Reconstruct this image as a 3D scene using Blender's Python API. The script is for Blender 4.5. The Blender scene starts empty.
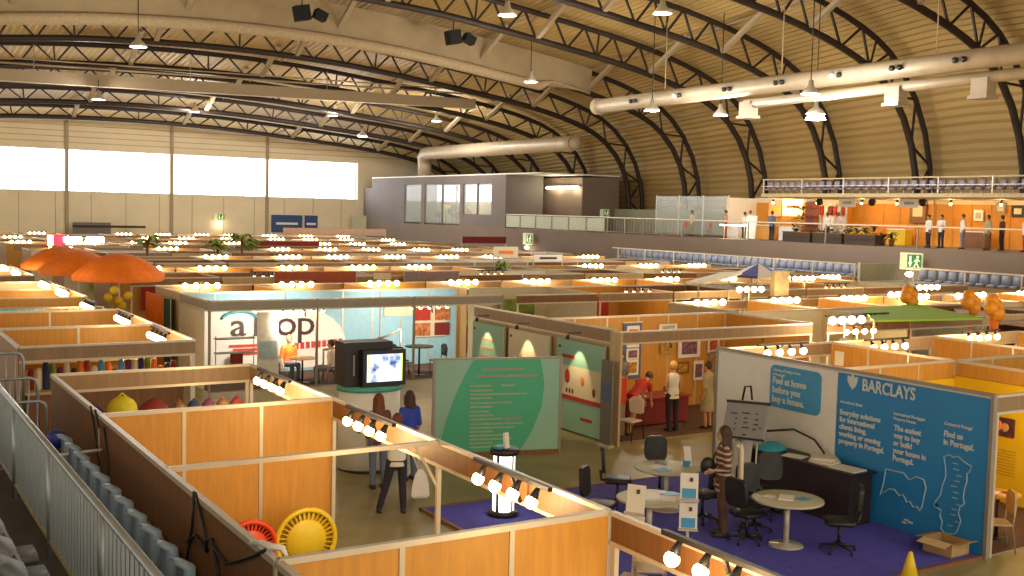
import bpy, math, random
from mathutils import Vector, Matrix
PI = math.pi
C = bpy.context.scene.collection
scn = bpy.context.scene
R = random.Random(11)

# ------------------------------------------------------------------ camera, world, exposure
cd = bpy.data.cameras.new('camera'); cam = bpy.data.objects.new('camera', cd); C.objects.link(cam)
cr, cu, cf = Vector((0.85203, -0.52290, 0.02489)), Vector((0.01506, 0.07202, 0.99729)), Vector((0.52327, 0.84935, -0.06923))
cam.matrix_world = Matrix(((cr.x, cu.x, -cf.x, 0), (cr.y, cu.y, -cf.y, 0), (cr.z, cu.z, -cf.z, 5.08), (0, 0, 0, 1)))
cd.sensor_width = 36; cd.lens = 1100 / 1024 * 36; cd.clip_end = 400; cd.clip_start = .05
scn.camera = cam
scn.view_settings.view_transform = 'Standard'; scn.view_settings.look = 'None'
scn.view_settings.gamma = 1; scn.view_settings.use_curve_mapping = False
scn.view_settings.exposure = 0.55
wd = bpy.data.worlds.new('world'); scn.world = wd; wd.use_nodes = True
wd.node_tree.nodes['Background'].inputs[0].default_value = (1.0, .86, .64, 1)
wd.node_tree.nodes['Background'].inputs[1].default_value = 1.25
try:
    scn.cycles.use_denoising = True
    scn.cycles.max_bounces = 6; scn.cycles.diffuse_bounces = 3; scn.cycles.glossy_bounces = 2
    scn.cycles.transparent_max_bounces = 12; scn.cycles.sample_clamp_indirect = 4
    scn.cycles.use_light_tree = True
except Exception:
    pass

# ------------------------------------------------------------------ materials
_M = {}
def mat(name, col, rough=.6, metal=0, emit=0, var=.12, scale=6, alpha=1, stretch=None, ecol=None, bump=0):
    if name in _M: return _M[name]
    m = bpy.data.materials.new(name); m.use_nodes = True
    nt = m.node_tree; b = nt.nodes['Principled BSDF']
    b.inputs['Roughness'].default_value = rough; b.inputs['Metallic'].default_value = metal
    c = (*col, 1)
    tc = nt.nodes.new('ShaderNodeTexCoord'); mp = nt.nodes.new('ShaderNodeMapping')
    nz = nt.nodes.new('ShaderNodeTexNoise'); nz.inputs['Scale'].default_value = scale; nz.inputs['Detail'].default_value = 3
    if stretch: mp.inputs['Scale'].default_value = stretch
    nt.links.new(tc.outputs['Object'], mp.inputs['Vector']); nt.links.new(mp.outputs['Vector'], nz.inputs['Vector'])
    rp = nt.nodes.new('ShaderNodeValToRGB')
    rp.color_ramp.elements[0].position = .3; rp.color_ramp.elements[1].position = .7
    rp.color_ramp.elements[0].color = (*[x * (1 - var) for x in col], 1)
    rp.color_ramp.elements[1].color = (*[min(1, x * (1 + var)) for x in col], 1)
    nt.links.new(nz.outputs['Fac'], rp.inputs['Fac']); nt.links.new(rp.outputs['Color'], b.inputs['Base Color'])
    if emit:
        b.inputs['Emission Color'].default_value = (*(ecol or col), 1); b.inputs['Emission Strength'].default_value = emit
    if alpha < 1: b.inputs['Alpha'].default_value = alpha
    if bump:
        bp = nt.nodes.new('ShaderNodeBump'); bp.inputs['Strength'].default_value = bump
        nt.links.new(nz.outputs['Fac'], bp.inputs['Height']); nt.links.new(bp.outputs['Normal'], b.inputs['Normal'])
    _M[name] = m
    return m
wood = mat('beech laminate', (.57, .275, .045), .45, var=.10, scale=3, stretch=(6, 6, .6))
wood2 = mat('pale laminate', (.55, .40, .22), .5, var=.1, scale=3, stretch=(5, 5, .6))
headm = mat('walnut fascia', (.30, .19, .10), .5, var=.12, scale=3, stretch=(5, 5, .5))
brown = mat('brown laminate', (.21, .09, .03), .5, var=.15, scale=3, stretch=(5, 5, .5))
alu = mat('satin aluminium', (.62, .56, .45), .4, .35, var=.05)
alud = mat('dull aluminium', (.33, .29, .24), .45, .4, var=.05)
white = mat('white board', (.82, .80, .76), .5, var=.03)
cream = mat('cream board', (.70, .62, .45), .6, var=.04)
black = mat('black plastic', (.015, .013, .013), .45, var=.2)
navy = mat('navy cloth', (.02, .03, .13), .8)
steel = mat('painted dark truss steel', (.030, .018, .013), .55, .2, var=.2)
tan = mat('tan painted steel', (.38, .30, .19), .6, var=.06)
ductm = mat('pale duct', (.44, .36, .25), .45, .1, var=.07, scale=2)
sheetm = mat('translucent cloth', (.42, .32, .18), .8, var=.08, scale=1.2, alpha=.78)
roofm = mat('ochre roof sheet', (.39, .265, .095), .6, .0, var=.10, scale=.4, stretch=(1, .2, 1))
wallc = mat('cream gable cladding', (.80, .69, .50), .7, var=.05, scale=.5)
floorm = mat('olive hall floor', (.27, .24, .12), .42, var=.18, scale=1.2)
carpet = mat('blue carpet', (.08, .075, .50), .9, var=.12, scale=8, bump=.1)
slabm = mat('grey brown plaster', (.20, .145, .11), .7, var=.06, scale=.6)
slabm2 = mat('grey violet plaster', (.17, .145, .14), .7, var=.08, scale=.4)
concrete = mat('dark concrete', (.07, .07, .08), .8, var=.2, scale=3)
railm = mat('galvanised rail', (.30, .34, .37), .4, .5, var=.08)
seatb = mat('light blue seat', (.27, .37, .50), .4, var=.1)
seatl = mat('muted blue seat', (.22, .26, .36), .4, var=.1)
seatv = mat('violet grey seat', (.20, .17, .22), .45, var=.1)
seatg = mat('grey seat', (.09, .10, .12), .5, var=.1)
glass = mat('clear glass', (.75, .85, .82), .1, var=.02, alpha=.28)
bulbm = mat('lit bulb', (1, .82, .5), .4, emit=14, ecol=(1, .72, .34), var=0)
bulbw = mat('lit cold lamp', (1, 1, 1), .4, emit=14, ecol=(.85, .95, 1), var=0)
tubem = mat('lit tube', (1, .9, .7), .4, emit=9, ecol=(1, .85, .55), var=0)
windowm = mat('lit daylight glazing', (1, 1, 1), .4, emit=4.5, ecol=(.93, .97, 1), var=0)
blue = mat('bright blue print', (.02, .23, .58), .45, var=.04, scale=1)
cyan = mat('cyan print', (.06, .32, .62), .45, var=.04)
pale_blue = mat('pale blue board', (.32, .58, .74), .5, var=.05)
green = mat('green print', (.07, .42, .25), .5, var=.05, scale=1)
lgreen = mat('pale green print', (.27, .50, .40), .5, var=.06, scale=1)
red = mat('red cloth', (.42, .03, .02), .7)
orange = mat('orange cloth', (.92, .22, .015), .7, var=.08)
yellow = mat('yellow plastic', (.75, .55, .02), .4, var=.04)
yellowp = mat('yellow print', (.78, .52, .015), .5, var=.03)
dred = mat('dark red cloth', (.20, .02, .02), .8)
purple = mat('plum cloth', (.14, .03, .09), .8)
balloonm = mat('orange rubber', (.92, .36, .02), .4, var=.05)
lime = mat('lime cloth', (.33, .60, .05), .7, var=.04)
leafm = mat('leaf green', (.22, .30, .05), .7, var=.4, scale=4)
card = mat('brown cardboard', (.42, .27, .12), .8, var=.08)
paper = mat('white paper', (.78, .76, .70), .6, var=.02)
skin = mat('skin', (.52, .27, .16), .55, var=.05)
hairb = mat('dark brown hair', (.05, .02, .012), .6, var=.3, stretch=(8, 8, 1))
hairr = mat('red brown hair', (.14, .035, .015), .6, var=.3, stretch=(8, 8, 1))
hairy = mat('blond hair', (.50, .32, .10), .6, var=.2, stretch=(8, 8, 1))
denim = mat('denim', (.12, .16, .24), .8, var=.15)
darkt = mat('dark trousers', (.02, .018, .035), .8)
whitec = mat('white cotton', (.70, .67, .62), .8, var=.05)
ltext = mat('pale lettering', (.60, .68, .70), .5, var=.02)
dtext = mat('dark lettering', (.07, .03, .03), .5, var=.05)

def nth(i): return '%d%s' % (i + 1, 'th' if 10 <= i % 100 <= 12 else {0: 'st', 1: 'nd', 2: 'rd'}.get(i % 10, 'th')) if i > 11 else (['first', 'second', 'third', 'fourth', 'fifth', 'sixth', 'seventh', 'eighth', 'ninth', 'tenth', 'eleventh', 'twelfth', 'thirteenth', 'fourteenth', 'fifteenth', 'sixteenth', 'seventeenth', 'eighteenth', 'nineteenth', 'twentieth', 'twenty-first', 'twenty-second'] + ['later'] * 50)[i]
# ------------------------------------------------------------------ mesh helpers
class MB:
    def __init__(s): s.v = []; s.f = []; s.sm = []
    def add(s, vs, fs, smooth=False):
        n = len(s.v); s.v += [tuple(v) for v in vs]; s.f += [[n + i for i in f] for f in fs]; s.sm += [smooth] * len(fs); return s
    def box(s, x0, x1, y0, y1, z0, z1):
        vs = [(x, y, z) for z in (z0, z1) for y in (y0, y1) for x in (x0, x1)]
        return s.add(vs, [(0, 2, 3, 1), (4, 5, 7, 6), (0, 1, 5, 4), (2, 6, 7, 3), (0, 4, 6, 2), (1, 3, 7, 5)])
    def obox(s, c, ax, ay, hx, hy, hz):      # oriented box
        ax = Vector(ax).normalized(); ay = Vector(ay).normalized(); az = ax.cross(ay); c = Vector(c)
        vs = [c + ax * (i * hx) + ay * (j * hy) + az * (k * hz) for k in (-1, 1) for j in (-1, 1) for i in (-1, 1)]
        return s.add(vs, [(0, 2, 3, 1), (4, 5, 7, 6), (0, 1, 5, 4), (2, 6, 7, 3), (0, 4, 6, 2), (1, 3, 7, 5)])
    def bar(s, a, b, w, h=None):             # square bar from a to b
        a = Vector(a); b = Vector(b); d = b - a; L = d.length
        if L < 1e-6: return s
        d.normalize(); up = Vector((0, 0, 1)) if abs(d.z) < .95 else Vector((0, 1, 0))
        sd = d.cross(up).normalized()
        return s.obox((a + b) / 2, d, sd, L / 2, w / 2, (h or w) / 2)
    def loft(s, rings, cap=True, smooth=True, closed=False):
        n = len(rings[0]); vs = [p for r in rings for p in r]; fs = []
        m = len(rings)
        for i in range(m if closed else m - 1):
            a = i * n; b = ((i + 1) % m) * n
            for j in range(n): k = (j + 1) % n; fs.append((a + j, a + k, b + k, b + j))
        if cap and not closed:
            fs.append(tuple(range(n))[::-1]); fs.append(tuple((m - 1) * n + j for j in range(n)))
        return s.add(vs, fs, smooth)
    def tube(s, pts, rad, n=8, cap=True, flat=1.0, closed=False, smooth=True):
        pts = [Vector(p) for p in pts]; rings = []
        if not isinstance(rad, (list, tuple)): rad = [rad] * len(pts)
        prev = None
        for i, p in enumerate(pts):
            if closed: d = pts[(i + 1) % len(pts)] - pts[i - 1]
            else: d = (pts[min(i + 1, len(pts) - 1)] - pts[max(i - 1, 0)])
            d.normalize()
            if prev is None:
                up = Vector((0, 0, 1)) if abs(d.z) < .9 else Vector((0, 1, 0)); u = d.cross(up).normalized()
            else:
                u = (prev - d * prev.dot(d)).normalized()
            prev = u; v = d.cross(u)
            rings.append([p + (u * math.cos(2 * PI * j / n) + v * math.sin(2 * PI * j / n) * flat) * rad[i] for j in range(n)])
        return s.loft(rings, cap, smooth, closed)
    def capsule(s, a, b, ra, rb, n=10):
        a = Vector(a); b = Vector(b); d = (b - a).normalized()
        P, Q = [], []
        for t in (-1, -.85, -.5): P.append(a + d * ra * t); Q.append(ra * math.sqrt(max(.0004, 1 - t * t)))
        P += [a, b]; Q += [ra, rb]
        for t in (.5, .85, 1): P.append(b + d * rb * t); Q.append(rb * math.sqrt(max(.0004, 1 - t * t)))
        return s.tube(P, Q, n)
    def lathe(s, c, prof, n=20, axis=2, smooth=True):   # prof [(r, h)]
        c = Vector(c); rings = []
        for r, h in prof:
            ring = []
            for j in range(n):
                a = 2 * PI * j / n; x, y = r * math.cos(a), r * math.sin(a)
                ring.append(c + (Vector((x, y, h)) if axis == 2 else Vector((h, x, y)) if axis == 0 else Vector((y, h, x))))
            rings.append(ring)
        return s.loft(rings, True, smooth)
    def ball(s, c, r, n=10, m=7, sc=(1, 1, 1)):
        c = Vector(c); rings = []
        for i in range(m + 1):
            t = PI * (i + .04) / (m + .08)
            rings.append([c + Vector((r * sc[0] * math.sin(t) * math.cos(2 * PI * j / n), r * sc[1] * math.sin(t) * math.sin(2 * PI * j / n), -r * sc[2] * math.cos(t))) for j in range(n)])
        return s.loft(rings, True, True)
    def prism(s, poly, fn, d0, d1):          # poly in 2D; fn(u, v, d) -> point
        n = len(poly); vs = [fn(u, v, d0) for u, v in poly] + [fn(u, v, d1) for u, v in poly]
        fs = [tuple(range(n))[::-1], tuple(range(n, 2 * n))] + [(i, (i + 1) % n, n + (i + 1) % n, n + i) for i in range(n)]
        return s.add(vs, fs)
    def build(s, name, m, parent=None, kind=None):
        me = bpy.data.meshes.new(name); me.from_pydata(s.v, [], s.f); me.polygons.foreach_set('use_smooth', s.sm)
        me.materials.append(m); me.update()
        o = bpy.data.objects.new(name, me); C.objects.link(o)
        if parent is not None: o.parent = parent
        if kind: o['kind'] = kind
        return o
def B(*a): return MB().box(*a)
def tag(o, label, cat, group=None, kind=None):
    o['label'] = label; o['category'] = cat
    if group: o['group'] = group
    if kind: o['kind'] = kind
    return o
def thing(name, label, cat, loc=(0, 0, 0), rz=0, group=None):
    o = bpy.data.objects.new(name, None); C.objects.link(o); o.location = loc; o.rotation_euler = (0, 0, rz)
    o.empty_display_size = .2
    return tag(o, label, cat, group)
def struct(name, mb, m): o = mb.build(name, m, None, 'structure'); return o
def children(o): return [c for c in bpy.data.objects if c.parent == o]
def snapshot(o):    # tree as nested lists
    return (o, [snapshot(c) for c in children(o)])
def copy_tree(t, parent=None, loc=None, rz=None, label=None, group=None):
    o, ch = t; c = o.copy(); C.objects.link(c)
    if parent is not None: c.parent = parent
    if loc is not None: c.location = loc
    if rz is not None: c.rotation_euler = (0, 0, rz)
    if label: c['label'] = label
    if group: c['group'] = group
    for k in ch: copy_tree(k, c)
    return c
def text(body, loc, size, m, parent, face='Y', align='LEFT', xs=1.0, ext=.004, name='lettering', bold=0, gap=1.0):
    cu_ = bpy.data.curves.new(name, 'FONT'); cu_.body = body; cu_.size = size; cu_.extrude = ext; cu_.align_x = align
    cu_.offset = bold; cu_.space_line = gap; cu_.resolution_u = 3
    cu_.materials.append(m)
    tmp = bpy.data.objects.new(name, cu_); C.objects.link(tmp)
    me = bpy.data.meshes.new_from_object(tmp.evaluated_get(bpy.context.evaluated_depsgraph_get())); me.name = name
    if not me.materials: me.materials.append(m)
    bpy.data.objects.remove(tmp)
    o = bpy.data.objects.new(name, me); C.objects.link(o)
    if parent is not None: o.parent = parent
    o.location = loc
    o.rotation_euler = (PI / 2, 0, 0) if face == 'Y' else (PI / 2, 0, -PI / 2)
    o.scale = (xs, 1, 1)
    return o
def point(name, loc, e, col=(1, .7, .38), r=.08, parent=None):
    l = bpy.data.lights.new(name, 'POINT'); l.energy = e; l.color = col; l.shadow_soft_size = r
    o = bpy.data.objects.new(name, l); C.objects.link(o); o.location = loc
    if parent is not None: o.parent = parent
    return o
def spot(name, loc, target, e, col=(1, .75, .42), ang=60, blend=.6, r=.06, parent=None):
    l = bpy.data.lights.new(name, 'SPOT'); l.energy = e; l.color = col; l.spot_size = math.radians(ang); l.spot_blend = blend; l.shadow_soft_size = r
    o = bpy.data.objects.new(name, l); C.objects.link(o); o.location = loc
    o.rotation_euler = (Vector(target) - Vector(loc)).to_track_quat('-Z', 'Y').to_euler()
    if parent is not None: o.parent = parent
    return o

# ------------------------------------------------------------------ hall shell
YE = 104.0
PR = [(54.2, 3.7), (54.2, 5.2), (54.15, 7.2), (53.7, 8.6), (52.9, 9.8), (51.6, 10.9), (49.8, 11.75), (47.3, 12.45), (44.6, 13.0), (41.7, 13.45), (38.3, 13.85), (35, 14.25),
      (29.7, 14.8), (25, 15.05), (21, 15.12), (17, 15.05), (12.3, 14.8), (7, 14.25), (0.3, 13.45), (-5.3, 12.45), (-9.6, 10.9), (-12, 7.2)]
def sfac(y): return 1 + min(.33, .011 * (70 - y))
def zs(z, y): return z if z < 5.2 else 5.2 + (z - 5.2) * sfac(y)
def dense(pr, step):
    out = [Vector((*pr[0], 0))]
    for a, b in zip(pr, pr[1:]):
        a = Vector((*a, 0)); b = Vector((*b, 0)); k = max(1, round((b - a).length / step))
        for i in range(1, k + 1): out.append(a.lerp(b, i / k))
    return [(p.x, p.y) for p in out]
def offset(pr, d):
    out = []
    for i, p in enumerate(pr):
        a = Vector(pr[max(0, i - 1)]); b = Vector(pr[min(len(pr) - 1, i + 1)]); t = (b - a).normalized()
        n = Vector((t.y, -t.x)); out.append((p[0] + n.x * d, p[1] + n.y * d))
    return out
CH = dense(PR, 1.15)
OUT = offset(CH, 1.35)
def smooth_pr(p):
    return [p[0]] + [((p[i - 1][0] + 2 * p[i][0] + p[i + 1][0]) / 4, (p[i - 1][1] + 2 * p[i][1] + p[i + 1][1]) / 4) for i in range(1, len(p) - 1)] + [p[-1]]
for _ in range(2): CH = smooth_pr(CH); OUT = smooth_pr(OUT)
# roof: ribbed sheet running the length of the hall
rf = MB(); rib = []
dn = dense(offset(smooth_pr(PR), 1.75), .21)
dn2 = offset(dn, .07)
for i in range(len(dn)): rib.append(dn[i] if i % 2 == 0 else dn2[i])
ys = [-8, 30, 40, 50, 60, 70, YE + .3]
rings = [[(x, y, zs(z, y)) for x, z in rib] for y in ys]
n = len(rib); vs = [p for r in rings for p in r]; fs = []
for i in range(len(ys) - 1):
    for j in range(n - 1): fs.append((i * n + j, i * n + j + 1, (i + 1) * n + j + 1, (i + 1) * n + j))
rf.add(vs, fs); struct('ceiling', rf, roofm)
struct('floor', B(-14, 57, -8, YE + .5, -.2, 0), floorm)
# gable wall with a band of daylight glazing
gw = MB(); gw.box(-14, 57, YE, YE + .3, 0, 5.9); gw.box(-14, 57, YE, YE + .3, 9.62, 17.5); gw.box(45.35, 57, YE, YE + .3, 5.9, 9.62)
struct('wall_far', gw, wallc)
tr = MB()
for x in (-1, 8.3, 17.5, 26.65, 35.8): tr.box(x - .14, x + .14, YE - .18, YE, 0, 17)
for x in range(-8, 46, 3): tr.box(x + .55, x + .59, YE - .03, YE, .2, 5.8)
for z in (10.2, 10.7, 11.2, 11.7): tr.box(-14, 50, YE - .04, YE, z, z + .05)
struct('trim_1', tr, tan)
xs_ = [-10.2, -1, 8.3, 17.5, 26.65, 35.8, 45.2]
for i in range(6):
    x0, x1 = xs_[i] + .14, xs_[i + 1] - .14
    w = struct('window_%d' % (i + 1), B(x0, x1, YE + .1, YE + .14, 5.9, 9.62), windowm)
    fr = MB()
    for k in range(5): x = x0 + (x1 - x0) * k / 4; fr.box(x - .05, x + .05, YE - .02, YE + .09, 5.9, 9.62)
    fr.box(x0, x1, YE - .1, YE + .09, 5.84, 5.96); fr.box(x0, x1, YE - .1, YE + .09, 9.56, 9.66)
    fr.build('window_frame', white, w)

# roof trusses across the hall
TY = [22.2, 29.1, 36.0, 42.9, 49.8, 56.5, 63.5, 70.4, 77.4, 84.3, 91.2, 98.1]
def ordinal(i): return ['first', 'second', 'third', 'fourth', 'fifth', 'sixth', 'seventh', 'eighth', 'ninth', 'tenth', 'eleventh', 'twelfth'][i]
for k, y in enumerate(TY):
    t = thing('roof_truss', '%s dark curved lattice truss counted along the hall from the gable wall with windows' % ordinal(len(TY) - 1 - k), 'roof truss', (0, y, 0), 0, 'curved roof trusses')
    MB().tube([(x, 0, zs(z, y)) for x, z in CH], .20, 8).build('lower_chord', steel, t)
    MB().tube([(x, 0, zs(z, y)) for x, z in OUT], .17, 8).build('upper_chord', steel, t)
    w = MB()
    for i in range(0, len(CH) - 1, 2):
        a = CH[i]; o = OUT[min(i + 1, len(OUT) - 1)]; b = CH[min(i + 2, len(CH) - 1)]
        w.bar((a[0], 0, zs(a[1], y)), (o[0], 0, zs(o[1], y)), .11); w.bar((o[0], 0, zs(o[1], y)), (b[0], 0, zs(b[1], y)), .11)
        if i % 8 == 0: w.bar((a[0], 0, zs(a[1], y)), (OUT[i][0], 0, zs(OUT[i][1], y)), .09)
    w.build('lattice', steel, t)
    def near_idx(X): return min(range(len(CH)), key=lambda i: abs(CH[i][0] - X) + (5 if CH[i][1] < 9 else 0))
    for X in (8.3, 17.5, 26.65, 35.8, 44.5):
        i = near_idx(X); a = CH[i]; o = OUT[i]
        MB().bar((a[0], 0, zs(a[1], y) + .05), (o[0], -3.4, zs(o[1], y - 3.4) + .25), .30, .22).build('strut', tan, t)
        if k < len(TY) - 1: MB().bar((o[0], 0, zs(o[1], y)), (o[0] + 1.5, 3.4, zs(o[1], y + 3.4) + .3), .1).build('brace', tan, t)
for q, idx in enumerate([6, 12, 20, 28, 36, 44]):
    p = OUT[idx]; pp = MB(); pp.tube([(p[0] + .1, y, zs(p[1], y) + .12) for y in [18] + ys[1:-1] + [YE - .2]], .07, 6)
    o = pp.build('purlin', tan); tag(o, '%s thin pale purlin along the roof counted up from the side wall' % ordinal(q), 'purlin', 'roof purlins')

# cloth hung over one truss
y = 63.1; a = [p for p in zip(CH, OUT) if p[0][0] < 45.2 and p[0][1] > 9 and p[0][0] > 2]
sh = MB(); top = [(o[0], y, zs(o[1], y) + .1) for c, o in a]; bot = [(c[0], y + .05, zs(c[1], y) - (.62 if i > 5 else .1 * i + .1)) for i, (c, o) in enumerate(a)]
sh.add(top + bot + [(p[0], y - .03, p[2]) for p in top] + [(p[0], y + .02, p[2]) for p in bot], [(i, i + 1, len(top) + i + 1, len(top) + i) for i in range(len(top) - 1)] + [(2 * len(top) + i + 1, 2 * len(top) + i, 3 * len(top) + i, 3 * len(top) + i + 1) for i in range(len(top) - 1)], True)
cl = thing('hanging_cloth', 'long tan translucent cloth draped along a curved truss high in the roof', 'cloth', (0, 0, 0))
sh.build('sheet', sheetm, cl)
MB().tube([(c[0], y - .12, zs(c[1], y) - .62 + (.5 if i < 4 else 0)) for i, (c, o) in enumerate(a)], [.1] * 4 + [.34] * (len(a) - 4), 8, flat=1).build('rolled_hem', mat('rolled cloth', (.42, .32, .19), .8), cl)

# air ducts
du = thing('air_duct', 'fat pale air duct with nozzles crossing the upper right of the hall', 'duct', (0, 0, 0))
P0, P1 = Vector((40, 55.3, 11.65)), Vector((40, 20, 11.85))
MB().tube([P0, P0.lerp(P1, .33), P0.lerp(P1, .66), P1], .43, 20).build('main_pipe', ductm, du)
MB().tube([(40.1, 42.6, 10.9), (40.1, 20, 11.1)], .24, 14).build('lower_pipe', ductm, du)
MB().lathe((40, 55.3, 11.65), [(.5, 0), (.5, .25)], 20, 1).build('end_ring', tan, du)
for yy in (51.5, 47.6, 43.6, 39.9, 36.3, 32.9, 29.7):
    z = 11.65 + (55.3 - yy) / 35.3 * .2
    for dy in (0, -.42): MB().tube([(39.65, yy + dy, z), (39.45, yy + dy, z - .03)], [.11, .13], 10).build('nozzle', black if yy not in (47.6, 36.3) or dy else white, du)
for yy in (42.3, 33.05, 28.7, 24.2):
    h = MB(); h.box(39.75, 40.35, yy - .38, yy + .38, 10.25, 11); h.box(39.65, 40.45, yy - .45, yy + .45, 10.15, 10.3); h.build('outlet', ductm, du)
for yy in (49, 40, 31, 23): MB().tube([(40, yy, 11.9), (40, yy, zs(13.9, yy))], .03, 6).build('hanger', tan, du)
d2 = thing('air_duct', 'ribbed pale air duct bending down onto the grey block roof', 'duct')
rr = MB(); pts = [(46.9, 92.2, 8.1), (46.9, 92.2, 9.3), (46.7, 92.0, 9.9), (46.4, 91.0, 10.2)] + [(46.2, 91 - i * .5, 10.2) for i in range(1, 49)]
rr.tube(pts, [.62, .62, .62, .62] + [.55 + .05 * (i % 2) for i in range(48)], 14); rr.build('pipe', ductm, d2)
MB().lathe((46.2, 66.7, 10.2), [(.45, -.3), (.45, .3)], 14, 1).build('end_cap', tan, d2)
d3 = thing('air_duct', 'long straight boxy tan duct in the upper left of the hall', 'duct')
q = MB(); q.obox((20, 77, 13.1), (1, 0, 0.018), (0, 1, 0), 23.4, .35, .38); q.build('casing', tan, d3)
q = MB(); q.tube([(-3, 76.3, 13.4), (42, 76.3, 14.2)], .07, 6); q.tube([(-3, 76.1, 13.7), (40, 76.1, 14.45)], .05, 6); q.build('pipe', tan, d3)
for X in (11, 21, 31, 40): MB().bar((X, 77, 13.5), (X, 77, 15.0), .05).build('hanger', tan, d3)

# high bay lamps
hb = [((12.5, 55, 12.5), 'cold round high bay lamp under the upper left trusses'), ((14.8, 76.2, 11.7), 'cold round high bay lamp just under the boxy tan duct'), ((25, 90.3, 12.5), 'cold high bay lamp between the far left trusses'),
      ((34.7, 84.9, 12.5), 'cold high bay lamp above the right end of the window band'), ((42.1, 80.8, 12.3), 'cold high bay lamp above the end of the ribbed duct'), ((25.1, 41.7, 13.6), 'cold high bay lamp at top centre of the roof'),
      ((34.5, 54.5, 12.6), 'cold high bay lamp below the hanging cloth end'), ((30, 37.1, 13.6), 'cold high bay lamp high above the photo display booth'), ((36.4, 45.6, 10.5), 'cold high bay lamp under the left end of the fat duct'),
      ((40.6, 45.0, 10.5), 'cold high bay lamp right behind the fat duct'), ((36.9, 35.1, 10.6), 'bell shaped high bay lamp hanging in front of the fat duct'), ((41, 38.6, 10.2), 'brightest flared white high bay lamp below the fat duct'), ((35, 79.5, 10.6), 'small cold high bay lamp above the grey block corner')]
for i, ((x, y, z), lb) in enumerate(hb):
    t = thing('high_bay_lamp', lb, 'ceiling lamp', (x, y, z))
    r = .42 if i != 11 else .5
    MB().lathe((0, 0, 0), [(.1, .62), (.14, .35), (r * .7, .2), (r, 0), (r - .03, 0), (r * .65, .17), (.1, .3)], 16).build('reflector', alu, t)
    MB().lathe((0, 0, 0), [(.02, .04), (r - .06, .03), (r - .06, .0), (.02, -.02)] if i != 11 else [(.15, .3), (.5, -.25), (.02, -.3)], 16).build('lamp_glass', bulbw, t)
    MB().tube([(0, 0, .5), (0, 0, max(.8, zs(13.6, y) - z))], .025, 6).build('cable', black, t)
    if True: point('lamp_light', (0, 0, -.55), 700, (1, .95, .86), .3, t)
for i, (x, y, z) in enumerate([(32.3, 60, 15.6), (22.6, 60, 15.95)]):
    t = thing('roof_speaker', ['black speaker box hung under the roof at top centre', 'black speaker box hung from the cloth covered truss'][i], 'speaker', (x, y, z))
    MB().obox((0, 0, 0), (1, 0, .2), (0, 1, 0), .4, .35, .42).build('cabinet', mat('matt black', (.008, .008, .008), .95), t); MB().tube([(0, 0, .4), (0, 0, 1.3)], .04, 6).build('hanger', black, t)
    MB().obox((1.1, 0, 0), (1, 0, -.4), (0, 1, 0), .35, .3, .25).build('side_cabinet', mat('matt black', (.008, .008, .008), .95), t)

# ------------------------------------------------------------------ mezzanine along the side wall
struct('wall_balcony', MB().box(46, 57, 8, YE, -.1, 3.75), slabm)
struct('wall_block', MB().box(46, 49.6, 76, 78.2, 3.75, 8.05).box(46, 49.6, 94.5, 102, 3.75, 8.05).box(46, 49.6, 78.2, 94.5, 7.4, 8.05).box(46, 46.3, 78.2, 83.1, 3.75, 4.7).box(46, 46.3, 83.1, 83.6, 3.75, 7.4).box(46, 46.3, 90.3, 91, 3.75, 7.4).box(46, 57, 102, YE - .05, 3.75, 7.1), slabm2)
struct('wall_recess', MB().box(50, 53.6, 71, YE - .1, 3.75, 7.9), slabm)
tm = MB(); tm.box(46, 53.6, 71, 102, 8.05, 8.15); struct('trim_2', tm, white)
for i, (y0, y1, z0) in enumerate([(91, 94.5, 3.85), (83.6, 90.3, 3.85), (78.2, 83.1, 4.7)]):
    w = struct('window_%d' % (i + 7), MB().box(46.1, 46.13, y0, y1, z0, 7.4), glass)
    fr = MB()
    for yy in ([y0, y1] if i == 0 else [y0, (y0 + y1) / 2, y1]): fr.box(46.02, 46.2, yy - .07, yy + .07, z0, 7.4)
    for zz in (z0, 7.35): fr.box(46.02, 46.2, y0, y1, zz, zz + .08)
    fr.build('window_frame', slabm2, w)
    # glowing panel added on the back wall for the bright upper panes
    MB().box(49.5, 49.55, y0 - .1, y1 + .1, 5.9, 7.4).build('back_glow_panel', mat('glowing back panel', (1, 1, 1), emit=1.2, ecol=(.95, .98, 1), var=0), w)
    b_ = MB()
    for k in range(4): b_.box(49.4, 49.46, y0, y1, 6.15 + k * .35, 6.19 + k * .35)
    b_.build('window_bar', alud, w)
    MB().box(49.5, 49.56, y0 - .1, y1 + .1, 3.8, 5.9).build('room_wall', cream, w)
room = [((47.2, 88.4), yellow, 'yellow', 2.1, .40), ((47.2, 87.2), navy, 'dark blue', 1.7, .40), ((47.2, 89.6), black, 'black', 1.5, .40), ((47.2, 84.8), orange, 'orange', 1.7, .36), ((47.2, 83.8), cream, 'cream', 1.3, .36), ((47.2, 86.0), red, 'red', 1.6, .36)]
for (x, y), m, cn, h, r in room:
    t = thing('garment_rack', '%s clothes display behind the windows of the grey block' % cn, 'clothes display', (x, y, 3.75))
    q = MB()
    for k in range(5): q.ball((R.uniform(-.2, .2), (k - 2) * .25, h * .7 + R.uniform(-.2, .2)), r * .55, 8, 6, (1, .8, 1.4))
    q.build('garment', m, t); MB().tube([(0, 0, 0), (0, 0, h)], .04, 6).build('stand', black, t)
point('room_light', (48.2, 86.4, 6.4), 60, (1, .85, .6), .3)
q = MB().box(49.3, 50.0, 78.9, 81.1, 3.75, 6.5); struct('trim_3', q, cream)
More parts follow.
